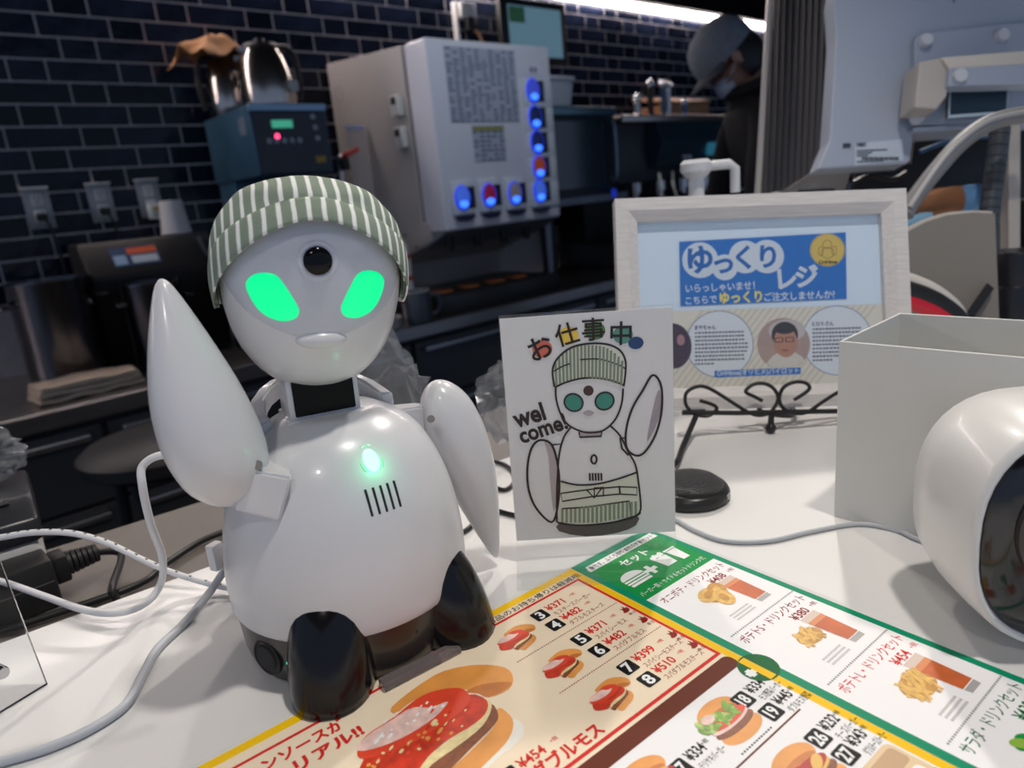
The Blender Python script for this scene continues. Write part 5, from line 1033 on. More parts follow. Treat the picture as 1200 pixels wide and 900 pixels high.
def notice(x0, x1, z0, z1, rows, cols, head=None):
    t = NB(); box(t, (x0, DYF - 0.0022, z0), (x1, DYF - 0.0008, z1)); nt_ = obj('notice', t, DPAP, fr)
    t = NB(); random.seed(int(x0 * 100))
    for r_ in range(rows):
        for c_ in range(cols):
            if random.random() < 0.16: continue
            w_ = (x1 - x0) / cols; h_ = (z1 - z0) / rows; xx = x0 + c_ * w_ + w_ * 0.08; zz = z0 + r_ * h_ + h_ * 0.25
            box(t, (xx, DYF - 0.0030, zz), (xx + w_ * random.uniform(0.4, 0.85), DYF - 0.0024, zz + h_ * 0.42))
    o = obj('notice_print', t, DLINE, nt_); o['kind'] = 'stuff'
    if head: t = NB(); box(t, (x0 + 0.004, DYF - 0.0032, z1 - 0.018), (x1 - 0.004, DYF - 0.0024, z1 - 0.004)); obj('heading', t, head, nt_)
notice(1.540, 1.853, 0.455, 0.690, 20, 10); notice(1.625, 1.772, 0.325, 0.445, 8, 5, ink('noticehead', 150, 150, 90))
t = NB(); box(t, (1.885, DYF - 0.002, 0.612), (1.985, DYF - 0.001, 0.652)); lc = obj('lock_plate', t, DSF, fr)
for x in (1.925, 1.945): t = NB(); box(t, (x, DYF - 0.004, 0.622), (x + 0.008, DYF - 0.001, 0.64)); obj('key_slot', t, NAV, lc)
for z in (0.535, 0.432):
    t = NB(); box(t, (DX0 - 0.022, 2.11, z - 0.036), (DX0 + 0.001, 2.16, z + 0.032), 0.004); sw = obj('side_switch', t, SOCK, dp, smooth=True)
    t = NB(); box(t, (DX0 - 0.024, 2.122, z + 0.002), (DX0 - 0.020, 2.150, z + 0.026)); obj('dark_window', t, BLACK, sw)
t = NB(); lathe(t, [(0.026, 0), (0.028, 0), (0.028, 0.001), (0.026, 0.001)], 28, place(DX0 - 0.0006, 2.52, 0.63, -PI / 2, PI / 2)); obj('punched_ring', t, ink('ringgrey', 130, 126, 128), dp)
t = NB(); box(t, (DX0 + 0.03, 2.345, BZ), (DX1 - 0.02, 2.36, 0.08)); obj('splash_back', t, BLACK, dp)
t = NB(); box(t, (DX0 - 0.03, 2.00, BZ), (DX1 + 0.02, 2.345, -0.115), 0.006); tr = obj('drip_tray', t, mat('tray_black', (0.014, 0.014, 0.015), 0.35), dp, smooth=True)
for x in (1.53, 1.655, 1.785, 1.905):
    t = NB(); lathe(t, [(0, 0), (0.040, 0), (0.043, 0.003), (0.040, 0.006), (0.034, 0.004), (0, 0.003)], 30, Matrix.Translation((x, 2.10, -0.115))); obj('cup_ring', t, mat('cup_ring_glow', (0.42, 0.13, 0.04), 0.4), tr, smooth=True)  # orange rim; its colour also stands in for the lit hole's glow
    t = NB(); lathe(t, [(0.012, 0.0), (0.016, 0.03), (0.018, 0.075), (0, 0.075)], 16, Matrix.Translation((x, 2.02, 0.035))); obj('nozzle', t, BLACK, dp, smooth=True)
for x, z in ((1.47, 0.10), (1.47, 0.055)):
    t = NB(); lathe(t, [(0, 0), (0.005, 0), (0.005, 0.002), (0, 0.003)], 12, place(DX0, 2.20 if z > 0.08 else 2.14, z, -PI / 2, PI / 2)); obj('screw', t, BLACK, dp)
# ------------------------------------------------------------------ mug, striped tube, tub
mg = thing('mug', 'grey-blue mug on the steel counter left of the drip tray', 'mug', (1.352, 2.005, BZ), -0.5)
t = NB(); lathe(t, [(0, 0), (0.040, 0), (0.044, 0.004), (0.046, 0.106), (0.0445, 0.108), (0.0425, 0.105), (0.040, 0.01), (0, 0.008)], 40); obj('mug_body', t, [mat('mug_blue', (0.055, 0.07, 0.09), 0.35)], mg, smooth=True, local=True)
t = NB(); lathe(t, [(0.0462, 0.104), (0.0462, 0.1085), (0.0430, 0.1085), (0.0428, 0.104)], 40); obj('mug_rim', t, mat('mug_rim', (0.5, 0.5, 0.5), 0.4), mg, smooth=True, local=True)
t = NB(); tube(t, [(0.044, 0, 0.088), (0.070, 0, 0.086), (0.076, 0, 0.055), (0.066, 0, 0.026), (0.044, 0, 0.022)], 0.006, 10); obj('handle', t, MATS['mug_blue'], mg, smooth=True, local=True)
stp = thing('striped_hose', 'upright white hose with red bands, bent over at its top', 'hose', (1.40, 2.13, BZ))
hp = [(1.40, 2.13, BZ), (1.40, 2.13, -0.05), (1.402, 2.13, 0.02), (1.395, 2.13, 0.062), (1.370, 2.13, 0.078), (1.345, 2.13, 0.066)]
t = NB(); tube(t, hp, 0.024, 16); obj('hose_tube', t, mat('hose_white', (0.62, 0.60, 0.60), 0.4), stp, smooth=True)
for z in (-0.125, -0.045, 0.030): t = NB(); lathe(t, [(0.0235, -0.008), (0.0252, -0.008), (0.0252, 0.008), (0.0235, 0.008)], 20, Matrix.Translation((1.40, 2.13, z))); obj('red_band', t, mat('band_red', (0.45, 0.03, 0.04), 0.4), stp, smooth=True)
tb = thing('food_tub', 'shallow tub of pale crumbs beside the mug', 'tub', (1.225, 2.03, BZ))
t = NB(); lathe(t, [(0, 0), (0.052, 0), (0.060, 0.03), (0.063, 0.032), (0.061, 0.034), (0.053, 0.012), (0, 0.012)], 36); obj('tub', t, mat('tub_white', (0.5, 0.5, 0.5), 0.4), tb, smooth=True, local=True)
t = NB(); lathe(t, [(0.056, 0.018), (0.040, 0.030), (0.015, 0.036), (0, 0.036)], 30); crumple(t, 0.004, 60, 1); o = obj('crumbs', t, mat('crumbs', (0.45, 0.30, 0.16), 0.9, var=0.4, scale=90), tb, local=True)
# ------------------------------------------------------------------ wall monitor and pipe box
mn = thing('wall_monitor', 'small black monitor with a pale blue screen above dispenser', 'monitor', (2.49, 2.5, 0.76))
t = NB(); box(t, (2.285, 2.47, 0.78), (2.70, 2.50, 1.035), 0.004); obj('monitor_case', t, BLACK, mn, smooth=True)
t = NB(); box(t, (2.330, 2.4685, 0.80), (2.665, 2.4705, 1.005)); scn = obj('screen', t, mat('screen_blue', (0.1, 0.2, 0.26), 0.3, emit=0.16, ecol=(0.42, 0.78, 1.0)), mn)
t = NB(); box(t, (2.335, 2.4675, 0.935), (2.43, 2.4688, 1.0)); obj('screen_window', t, mat('screen_green', (0.02, 0.08, 0.05), 0.3, emit=0.05, ecol=(0.2, 0.6, 0.35)), scn)
t = NB(); box(t, (2.45, 2.50, 0.85), (2.53, DW - 0.008, 0.95)); obj('wall_bracket', t, BLACK, mn)
pbx = thing('junction_box', 'small white junction box with a conduit above the dispenser', 'junction box', (2.17, 2.57, 0.74))
t = NB(); box(t, (2.115, 2.565, 0.66), (2.130, DW - 0.0075, 1.02), 0.003); obj('conduit', t, SOCK, pbx)
t = NB(); box(t, (2.130, 2.545, 0.955), (2.215, DW - 0.0075, 1.015), 0.004); obj('box_case', t, SOCK, pbx, smooth=True)
t = NB(); box(t, (2.150, 2.53, 0.90), (2.20, 2.56, 0.957), 0.004); obj('valve', t, BLACK, pbx, smooth=True)
t = NB(); tube(t, [(2.18, 2.54, 0.91), (2.21, 2.53, 0.88), (2.225, 2.53, 0.80), (2.225, 2.53, 0.72)], 0.008, 8); obj('copper_pipe', t, mat('copper', (0.55, 0.28, 0.14), 0.3, 0.9), pbx, smooth=True)
# ------------------------------------------------------------------ glass-front oven cabinet, containers
OVG = mat('oven_glass', (0.010, 0.022, 0.035), 0.10, coat=0.6)
ov = thing('glass_oven', 'dark glass-fronted heating cabinet right of the drinks dispenser', 'oven', (2.38, 2.3, BZ))
t = NB(); box(t, (2.10, 2.10, 0.17), (2.56, 2.56, 0.50), 0.006); obj('cabinet_case', t, mat('oven_case', (0.02, 0.03, 0.042), 0.35), ov, smooth=True)
t = NB(); box(t, (2.09, 2.085, 0.495), (2.57, 2.57, 0.53), 0.005); obj('top_panel', t, mat('oven_top', (0.09, 0.17, 0.22), 0.3, 0.4), ov, smooth=True)
t = NB(); box(t, (2.115, 2.088, 0.20), (2.49, 2.102, 0.475), 0.003); dor = obj('glass_door', t, OVG, ov)
t = NB(); tube(t, [(2.515, 2.09, 0.46), (2.515, 2.06, 0.45), (2.515, 2.06, 0.24), (2.515, 2.09, 0.23)], 0.009, 10); obj('door_handle', t, mat('handle_blue', (0.16, 0.22, 0.28), 0.3, 0.7), dor, smooth=True)
t = NB(); box(t, (2.06, 2.07, 0.135), (2.60, 2.57, 0.172), 0.004); obj('stand_shelf', t, DARKSTEEL, ov)
for x in (2.09, 2.56):
    for y in (2.10, 2.54): t = NB(); box(t, (x - 0.015, y - 0.015, BZ), (x + 0.015, y + 0.015, 0.14)); obj('leg', t, DARKSTEEL, ov)
t = NB(); box(t, (2.485, 2.066, 0.150), (2.515, 2.0705, 0.185), 0.002); obj('blue_knob', t, mat('knob_blue', (0.02, 0.05, 0.5), 0.3, emit=0.25, ecol=(0.02, 0.06, 1)), ov)
CLR = mat('tub_clear', (0.42, 0.46, 0.52), 0.25, spec=0.6)
def container(x, y, z, w_, h_, label):
    r = thing('storage_tub', label, 'tub', (x, y, z), 0)
    t = NB(); loft(t, [[(sx * w_ * k, sy * w_ * 0.8 * k, zz) for sx, sy in ((-1, -1), (1, -1), (1, 1), (-1, 1))] for k, zz in ((0.80, 0), (0.82, 0.002), (0.96, h_ * 0.86))]); bmesh.ops.bevel(t, geom=t.edges[:], offset=0.008, segments=2, affect='EDGES'); obj('tub_body', t, CLR, r, smooth=True, local=True)
    t = NB(); box(t, (-w_, -w_ * 0.82, h_ * 0.86), (w_, w_ * 0.82, h_), 0.006); obj('tub_lid', t, mat('lid_clear', (0.55, 0.6, 0.66), 0.2), r, smooth=True, local=True)
container(2.235, 2.16, 0.5315, 0.085, 0.115, 'clear plastic tub with a lid on top of the oven')
# ------------------------------------------------------------------ espresso machine, its tools, the wooden box
ESP = mat('espresso_blue', (0.07, 0.12, 0.16), 0.3, 0.7)
es = thing('espresso_machine', 'wide blue-steel espresso machine with a drip grid at the far end', 'coffee machine', (3.0, 2.3, BZ))
t = NB(); box(t, (2.62, 2.14, 0.20), (3.46, 2.56, 0.47), 0.008); obj('machine_body', t, mat('esp_black', (0.012, 0.013, 0.016), 0.4), es, smooth=True)
t = NB(); box(t, (2.60, 2.08, 0.465), (3.48, 2.57, 0.495), 0.005); obj('cup_tray', t, mat('tray_steel', (0.42, 0.38, 0.35), 0.3, 0.9), es, smooth=True)
t = NB(); prism(t, [(2.86, 2.09, 0.465), (2.86, 2.06, 0.37), (2.86, 2.10, 0.26), (2.86, 2.15, 0.26), (2.86, 2.15, 0.465)], (1, 0, 0), 0.56, 0.003); fb = obj('control_fascia', t, ESP, es)
t = NB(); box(t, (3.24, 2.057, 0.30), (3.34, 2.075, 0.36), 0.002); obj('lit_panel', t, mat('lit_panel', (0.03, 0.2, 0.3), 0.3, emit=0.12, ecol=(0.1, 0.6, 0.9)), fb)
for x in (3.06, 3.10): t = NB(); lathe(t, [(0, 0), (0.011, 0), (0.010, 0.012), (0, 0.013)], 16, place(x, 2.085, 0.30, 0, PI / 2)); obj('knob', t, mat('knob_white', (0.7, 0.7, 0.75), 0.3), fb, smooth=True)
for k in range(4):
    x = 2.74 + k * 0.19; t = NB(); lathe(t, [(0, 0), (0.030, 0), (0.032, 0.07), (0.02, 0.075), (0, 0.075)], 20, Matrix.Translation((x, 2.14, 0.13))); gh = obj('group_head', t, STEEL, es, smooth=True)
    t = NB(); tube(t, [(x, 2.12, 0.145), (x, 2.06, 0.140), (x, 1.985, 0.120)], 0.012, 8); obj('portafilter_handle', t, BLACK, gh, smooth=True)
t = NB(); box(t, (2.62, 2.02, BZ), (3.46, 2.56, -0.06), 0.006); obj('drip_base', t, DARKSTEEL, es, smooth=True)
t = NB(); box(t, (2.64, 2.38, -0.07), (3.44, 2.55, 0.21)); obj('back_plate', t, mat('esp_black', (0.01, 0.01, 0.01)), es)
for x in (2.80, 2.90): t = NB(); tube(t, [(x - 0.06, 2.00, 0.235), (x - 0.065, 1.99, 0.16), (x - 0.09 if x < 2.85 else x - 0.02, 1.985, 0.06)], 0.007, 8); obj('steam_wand', t, mat('wand', (0.75, 0.62, 0.42), 0.2, 1.0), es, smooth=True)
JUG = mat('jug_steel', (0.75, 0.70, 0.62), 0.12, 1.0)
for x, y, h_, rr, nm in ((2.86, 2.07, 0.15, 0.048, 'shiny steel milk jug under the first group head'), (3.00, 2.08, 0.13, 0.042, 'smaller shiny steel jug beside the first jug'), (3.22, 2.08, 0.14, 0.050, 'shiny steel jug standing below the lit panel')):
    r = thing('milk_jug', nm, 'jug', (x, y, -0.0585), 0, 'steel jugs on the espresso machine')
    t = NB(); lathe(t, [(0, 0), (rr, 0), (rr * 1.1, 0.02), (rr * 0.95, h_ * 0.6), (rr * 0.8, h_ * 0.85), (rr * 0.9, h_), (rr * 0.86, h_), (rr * 0.76, h_ * 0.85), (rr * 0.9, h_ * 0.6), (rr * 0.9, 0.01), (0, 0.01)], 32); obj('jug_body', t, JUG, r, smooth=True, local=True)
    t = NB(); tube(t, [(rr * 0.9, 0, h_ * 0.9), (rr * 1.7, 0, h_ * 0.85), (rr * 1.6, 0, h_ * 0.35), (rr, 0, h_ * 0.25)], 0.006, 8); obj('handle', t, JUG, r, smooth=True, local=True)
DBR = mat('dark_brown', (0.05, 0.028, 0.018), 0.4); TBL = mat('tamper_blue', (0.05, 0.12, 0.22), 0.3, 0.5)
TX = 0.12
tools = [(2.74, 2.20, 0.085, STEEL, 'short steel-knobbed tamper left of the taller tools'), (2.80, 2.24, 0.115, STEEL, 'steel-knobbed tamper next to the shortest one'), (2.85, 2.20, 0.175, BLACK, 'tall black-handled tool with a round steel knob'), (2.90, 2.24, 0.165, DBR, 'dark brown-handled tool amid the tall tools'), (2.95, 2.20, 0.175, TBL, 'blue-handled tool amid the tall tools'), (3.02, 2.22, 0.17, STEEL, 'thick steel tool with the biggest knob'), (3.10, 2.18, 0.08, TBL, 'low blue cylinder by the wooden box')]
for x, y, h_, m_, nm in tools:
    r = thing('coffee_tool', nm, 'coffee tool', (x + TX, y, 0.496), 0, 'tools on the espresso machine')
    t = NB(); lathe(t, [(0, 0), (0.021, 0), (0.021, 0.012), (0.012, 0.022), (0.013, h_ * 0.55), (0.016, h_ * 0.82), (0, h_ * 0.82)], 20); obj('shaft', t, m_, r, smooth=True, local=True)
    t = NB(); bmesh.ops.create_uvsphere(t, u_segments=16, v_segments=10, radius=0.019 if h_ < 0.17 else 0.022); t.transform(Matrix.Translation((0, 0, h_ * 0.88))); obj('knob', t, mat('knob_steel', (0.75, 0.75, 0.78), 0.15, 1.0), r, smooth='all', local=True)
cb = thing('wooden_box', 'low orange-brown wooden box on the espresso machine', 'box', (3.36, 2.36, 0.496), -0.15)
WD2 = mat('box_wood', (0.34, 0.17, 0.08), 0.6, var=0.2, scale=12, stretch=(1, 8, 8))
for lo, hi in (((-0.16, -0.12, 0), (0.16, -0.105, 0.075)), ((-0.16, 0.105, 0), (0.16, 0.12, 0.075)), ((-0.16, -0.105, 0), (-0.145, 0.105, 0.075)), ((0.145, -0.105, 0), (0.16, 0.105, 0.075))):
    t = NB(); box(t, lo, hi, 0.002); obj('side_board', t, WD2, cb, local=True)
t = NB(); prism(t, [(-0.165, -0.13, 0.076), (0.165, -0.13, 0.076), (0.165, 0.125, 0.125), (-0.165, 0.125, 0.125)], (0, 0, 1), 0.012, 0.001); obj('lid_board', t, WD2, cb, local=True)
# black stool in the aisle
so_ = ony(188, 512, 1.42); sl = thing('round_stool', 'black round stool standing in the aisle behind the counter', 'stool', (so_.x, so_.y, -ZC))
t = NB(); SZ = so_.z + ZC - 0.585; lathe(t, [(0, SZ + 0.535), (0.12, SZ + 0.535), (0.145, SZ + 0.55), (0.147, SZ + 0.572), (0.13, SZ + 0.585), (0, SZ + 0.59)], 40); obj('seat', t, mat('stool_black', (0.012, 0.012, 0.013), 0.5), sl, smooth=True, local=True)
for k in range(4): a = PI / 4 + k * PI / 2; t = NB(); tube(t, [(0.10 * math.cos(a), 0.10 * math.sin(a), SZ + 0.54), (0.16 * math.cos(a), 0.16 * math.sin(a), 0.0)], 0.012, 8, smooth=False); obj('leg', t, BLACK, sl, smooth=True, local=True)
t = NB(); tube(t, [(0.145 * math.cos(a), 0.145 * math.sin(a), 0.2) for a in [2 * PI * k / 20 for k in range(20)]], 0.008, 8, 2, True); obj('foot_ring', t, DARKSTEEL, sl, smooth=True, local=True)

# ================================================================== THE PERSON IN THE AISLE
LFT = Vector((-0.737, 0.674, 0)).normalized()          # the way the person faces
SID = Vector((0.674, 0.737, 0)).normalized()           # away from the camera
UPZ = Vector((0, 0, 1))
hc = dep(853, 68, 2.2); fh = (LFT * 0.72 - UPZ * 0.69).normalized(); uh = (LFT * 0.69 + UPZ * 0.72).normalized()
nb = dep(884, 106, 2.22)
pel = Vector((nb.x + 0.16, nb.y - 0.15, -0.06))
person = thing('person', 'person in black clothes, grey cap and white mask, bending over the back counter', 'person', (pel.x, pel.y, -ZC))
J = []; E_ = []; RR = []
def jn(p, r, par=None):
    J.append(Vector(p)); RR.append(r); i = len(J) - 1
    if par is not None: E_.append((par, i))
    return i
p0 = jn(pel, 0.150)
p1 = jn(pel.lerp(nb, 0.35), 0.140, p0); p2 = jn(pel.lerp(nb, 0.72), 0.150, p1); p3 = jn(nb - UPZ * 0.04, 0.095, p2)
n1 = jn(nb.lerp(hc, 0.40), 0.055, p3); n2_ = jn(hc - uh * 0.045, 0.066, n1); n3 = jn(hc + uh * 0.015 + fh * 0.006, 0.084, n2_); n4 = jn(hc + uh * 0.075, 0.062, n3)
fj = jn(hc - uh * 0.050 + fh * 0.062, 0.040, n2_); nose_ = jn(hc - uh * 0.018 + fh * 0.088, 0.018, n3)
for s_ in (-1, 1):
    sh_ = jn(nb - UPZ * 0.10 + SID * s_ * 0.17, 0.072, p2); el = jn(nb - UPZ * 0.36 + SID * s_ * 0.21 + LFT * 0.06, 0.052, sh_); wr_ = jn(nb - UPZ * 0.46 + SID * s_ * 0.13 + LFT * 0.28, 0.036, el); hd = jn(nb - UPZ * 0.48 + SID * s_ * 0.11 + LFT * 0.35, 0.034, wr_); kn = jn(nb - UPZ * 0.50 + SID * s_ * 0.10 + LFT * 0.40, 0.026, hd)
    for q in range(4):
        o_ = SID * (q - 1.5) * 0.020; a_ = jn(J[kn] + o_ + LFT * 0.025, 0.010, kn); jn(J[a_] + LFT * 0.028 - UPZ * 0.014, 0.009, a_)
    a_ = jn(J[hd] - SID * s_ * 0.035 + LFT * 0.02, 0.011, hd); jn(J[a_] + LFT * 0.03 - UPZ * 0.01, 0.009, a_)
    hp_ = jn(pel + SID * s_ * 0.095 - UPZ * 0.06, 0.098, p0); ke = jn(Vector((pel.x, pel.y, -0.50)) + SID * s_ * 0.11 + LFT * 0.03, 0.064, hp_); an = jn(Vector((pel.x, pel.y, -0.92)) + SID * s_ * 0.12 - LFT * 0.01, 0.042, ke); jn(Vector((pel.x, pel.y, -0.955)) + SID * s_ * 0.13 + LFT * 0.13, 0.035, an)
me = bpy.data.meshes.new('body'); I_ = Matrix.Translation(person.location).inverted(); me.from_pydata([I_ @ p for p in J], E_, []); me.update()
tmp = bpy.data.objects.new('body_tmp', me); COL.objects.link(tmp); sk = tmp.modifiers.new('skin', 'SKIN'); sk.use_smooth_shade = True; ss = tmp.modifiers.new('sub', 'SUBSURF'); ss.levels = 2; ss.render_levels = 2
for i, r_ in enumerate(RR): me.skin_vertices[0].data[i].radius = (r_, r_)
for i in range(len(J)): me.skin_vertices[0].data[i].use_root = (i == 0)
dg = bpy.context.evaluated_depsgraph_get(); ev = tmp.evaluated_get(dg); bme = bpy.data.meshes.new_from_object(ev, depsgraph=dg); bpy.data.objects.remove(tmp)
SKIN = mat('skin', (0.36, 0.20, 0.14), 0.5); CLO = mat('black_cloth', (0.006, 0.006, 0.007), 0.85)
bme.materials.clear(); bme.materials.append(CLO); bme.materials.append(SKIN)
for p in bme.polygons:
    c = Matrix.Translation(person.location) @ p.center
    if (c - hc).length < 0.128 or any((c - J[i]).length < 0.075 for i, r_ in enumerate(RR) if r_ in (0.034, 0.026, 0.010)): p.material_index = 1
    p.use_smooth = True
bo = bpy.data.objects.new('body', bme); COL.objects.link(bo); bo.parent = person
HF = Matrix(((fh.x, SID.x, uh.x, hc.x), (fh.y, SID.y, uh.y, hc.y), (fh.z, SID.z, uh.z, hc.z), (0, 0, 0, 1)))
def hpart(name, t, m): t.transform(HF @ Matrix.Scale(0.93, 4)); return obj(name, t, m, person, smooth='all')
CAPG = mat('cap_grey', (0.17, 0.19, 0.22), 0.8, var=0.12, scale=60)
t = NB(); lathe(t, [(0.107, 0.010), (0.108, 0.035), (0.102, 0.070), (0.082, 0.105), (0.050, 0.126), (0.015, 0.134), (0, 0.134)], 40, None, 1.04, 0.95); cpx = hpart('cap', t, CAPG)
t = NB(); lathe(t, [(0, 0.134), (0.008, 0.134), (0.008, 0.140), (0, 0.142)], 14); obj_b = hpart('cap_button', t, CAPG)
t = NB(); rings = []
for k in range(13):
    a = -1.15 + 2.3 * k / 12; e_ = 0.062 * math.cos(a * 0.9)
    rings.append([(0.103 * math.cos(a), 0.10 * math.sin(a), 0.022), ((0.107 + e_) * math.cos(a), 0.104 * math.sin(a), 0.012 - 0.012 * abs(a)), ((0.107 + e_) * math.cos(a), 0.104 * math.sin(a), 0.008 - 0.012 * abs(a)), (0.103 * math.cos(a), 0.10 * math.sin(a), 0.016)])
loft(t, rings); hpart('cap_brim', t, mat('cap_brim', (0.05, 0.055, 0.065), 0.8))
t = NB(); lathe(t, [(0.104, 0.015), (0.109, -0.02), (0.104, -0.055), (0.088, -0.085), (0.06, -0.10)], 40, None, 1.04, 0.92)
for f_ in [f_ for f_ in t.faces if f_.calc_center_median().x > 0.012]: t.faces.remove(f_)
hpart('hair', t, mat('hair_black', (0.008, 0.007, 0.007), 0.55))
t = NB(); bmesh.ops.create_uvsphere(t, u_segments=24, v_segments=16, radius=1); t.transform(Matrix.Translation((0.056, 0, -0.058)) @ Matrix.Diagonal((0.048, 0.056, 0.044, 1)))
for v in [v for v in t.verts if v.co.x < 0.05]: t.verts.remove(v)
hpart('face_mask', t, mat('mask_white', (0.50, 0.54, 0.62), 0.8))
for s_ in (-1, 1):
    t = NB(); bmesh.ops.create_uvsphere(t, u_segments=16, v_segments=10, radius=1); t.transform(place(0.005, s_ * 0.092, -0.012) @ Matrix.Diagonal((0.018, 0.009, 0.030, 1))); hpart('ear', t, SKIN)
    t = NB(); tube(t, [(0.075, s_ * 0.052, -0.045), (0.04, s_ * 0.084, -0.030), (0.010, s_ * 0.097, -0.005)], 0.0015, 6); hpart('mask_strap', t, MATS['mask_white'])
    t = NB(); bmesh.ops.create_uvsphere(t, u_segments=12, v_segments=8, radius=0.012); t.transform(Matrix.Translation((0.082, s_ * 0.032, 0.0))); hpart('eye', t, mat('eye_dark', (0.03, 0.02, 0.02), 0.2))
t = NB(); tube(t, [nb + SID * 0.09 * math.cos(a) + LFT * 0.075 * math.sin(a) + UPZ * (0.012 - 0.02 * math.sin(a)) for a in [2 * PI * k / 14 for k in range(14)]], 0.020, 10, 3, True); obj('collar', t, CLO, person, smooth='all')

# ================================================================== BEHIND THE SIGN: pump bottle, till, its odds and ends
pm = dep(827, 240, 0.72); bt = thing('pump_bottle', 'white pump dispenser bottle standing behind the framed sign', 'pump bottle', (pm.x, pm.y, 0.0))
bt.location = (0.680, 0.448, SHZ); zoff = -SHZ
PB = bt.location; k0 = dep(827, 234, 0.70)
PLW = mat('pump_white', (0.62, 0.63, 0.64), 0.35)
zn = 0.176 + zoff
t = NB(); lathe(t, [(0, 0), (0.033, 0), (0.036, 0.004), (0.036, zn - 0.060), (0.030, zn - 0.045), (0.014, zn - 0.035), (0.014, zn - 0.02), (0, zn - 0.02)], 36); obj('bottle', t, mat('bottle_clear', (0.55, 0.57, 0.58), 0.2), bt, smooth=True, local=True)
t = NB(); lathe(t, [(0.016, zn - 0.040), (0.016, zn - 0.018), (0.0085, zn - 0.016), (0.0085, zn + 0.034), (0.0125, zn + 0.037), (0.0165, zn + 0.042), (0.0165, zn + 0.050), (0.0125, zn + 0.054), (0, zn + 0.054)], 28); obj('pump_head', t, PLW, bt, smooth=True, local=True)
ndir = Vector((0.734, -0.672, 0)); nz = [ndir * 0.010 + UPZ * (zn + 0.046), ndir * 0.036 + UPZ * (zn + 0.046), ndir * 0.042 + UPZ * (zn + 0.041), ndir * 0.042 + UPZ * (zn + 0.016)]
t = NB(); tube(t, nz, 0.0052, 12, smooth=False); obj('nozzle', t, PLW, bt, smooth=True, local=True)
# the till: tilted back panel, ribbed dark flank, bracket
till = thing('cash_register', 'tall grey till screen seen from behind with a ribbed dark flank', 'cash register', tuple(ctr(0.98, 0.04, SHZ)))
TB = mat('till_blue', (0.38, 0.43, 0.52), 0.45, var=0.02, scale=6); TBE = mat('till_beige', (0.50, 0.46, 0.42), 0.5); TDK = mat('till_dark', (0.030, 0.032, 0.040), 0.45)
DPT = 0.90
def D(pts, d=DPT): return [dep(u, v, d) for u, v in pts]
t = NB(); prism(t, D([(986, -60), (977, 0), (980, 47), (972, 166), (958, 198), (1062, 192), (1067, 188), (1071, 149), (1230, 143), (1230, -60)]), RZ, 0.030, 0.002); bp_ = obj('back_panel', t, TB, till)
t = NB(); box(t, (0, 0, 0), (0.02, 0.001, 0.003)); t.transform(Matrix.Translation(dep(1118, 3, DPT - 0.001))); obj('panel_catch', t, TDK, bp_)
curve = [(884, 231), (905, 227), (925, 219), (945, 204), (960, 184), (972, 160), (978, 120)]
ns = 11
for k in range(ns):
    u0 = 893 + (977 - 893) * k / ns; u1 = 893 + (977 - 893) * (k + 0.84) / ns
    d0 = 1.02 - 0.09 * k / ns; d1 = 1.02 - 0.09 * (k + 0.84) / ns
    sh0, sh1 = 0.062, 0.062                                    # the flank leans with the panel
    def bot(u): return interp(curve, u)
    t = NB(); prism(t, [dep(u0 + 10, -60, d0), dep(u1 + 8, -60, d1), dep(u1, bot(u1), d1), dep(u0, bot(u0), d0)], RZ, 0.010); obj('rib', t, TDK, till)
t = NB(); prism(t, [dep(905, -60, 1.03), dep(988, -60, 0.945), dep(977, 120, 0.945), dep(960, 184, 0.955), dep(925, 218, 0.99), dep(888, 229, 1.03)], RZ, 0.012); obj('flank_back', t, BLACK, till)
t = NB(); prism(t, [dep(904, -60, 1.0), dep(908, -60, 1.0), dep(891, 231, 1.0), dep(886, 231, 1.0)], RZ, 0.008); obj('edge_strip', t, mat('strip_grey', (0.42, 0.40, 0.38), 0.4), till)
t = NB(); prism(t, D([(888, 231), (925, 219), (958, 197), (1000, 194), (988, 232), (984, 262), (890, 262)], 1.0), RZ, 0.05, 0.002); ft = obj('stand_cover', t, TBE, till)
t = NB(); prism(t, D([(936, 223), (978, 221), (978, 224), (936, 226)], 0.997), RZ, 0.004); obj('cover_slot', t, BLACK, ft)
s0 = dep(935, 258, 1.02); t = NB(); box(t, (s0.x - 0.03, s0.y - 0.03, SHZ), (s0.x + 0.03, s0.y + 0.03, s0.z + 0.02), 0.004); obj('stand_column', t, TBE, till)
t = NB(); box(t, (s0.x - 0.07, s0.y - 0.06, SHZ), (s0.x + 0.08, s0.y + 0.05, SHZ + 0.014), 0.003); obj('stand_base', t, TBE, till)
t = NB(); prism(t, D([(1002, 168), (1058, 163), (1058, 188), (1002, 194)], DPT - 0.0006), RZ, 0.0006); lb = obj('rating_label', t, ink('ratelabel', 196, 206, 218), bp_)
TI = ink('till_ink', 60, 70, 84)
rootM = Matrix(((RX.x, -RY.x, -RZ.x, 0), (RX.y, -RY.y, -RZ.y, 0), (RX.z, -RY.z, -RZ.z, H), (0, 0, 0, 1)))
def tillbar(u0, v0, u1, v1, m=TI): t = NB(); prism(t, [dep(u0, v0, DPT - 0.0014), dep(u1, v0 - (u1 - u0) * 0.04, DPT - 0.0014), dep(u1, v1 - (u1 - u0) * 0.04, DPT - 0.0014), dep(u0, v1, DPT - 0.0014)], RZ, 0.0005); return obj('label_bar', t, m, lb)
tillbar(988, 168, 997, 173); tillbar(1004, 176, 1040, 177.2); tillbar(1004, 179, 1022, 180.2); tillbar(1004, 182, 1018, 183); tillbar(1004, 189, 1036, 190.2)
for k in range(22): tillbar(1010 + k * 2, 184, 1011 + k * 2 + (k % 3) * 0.3, 187.5)
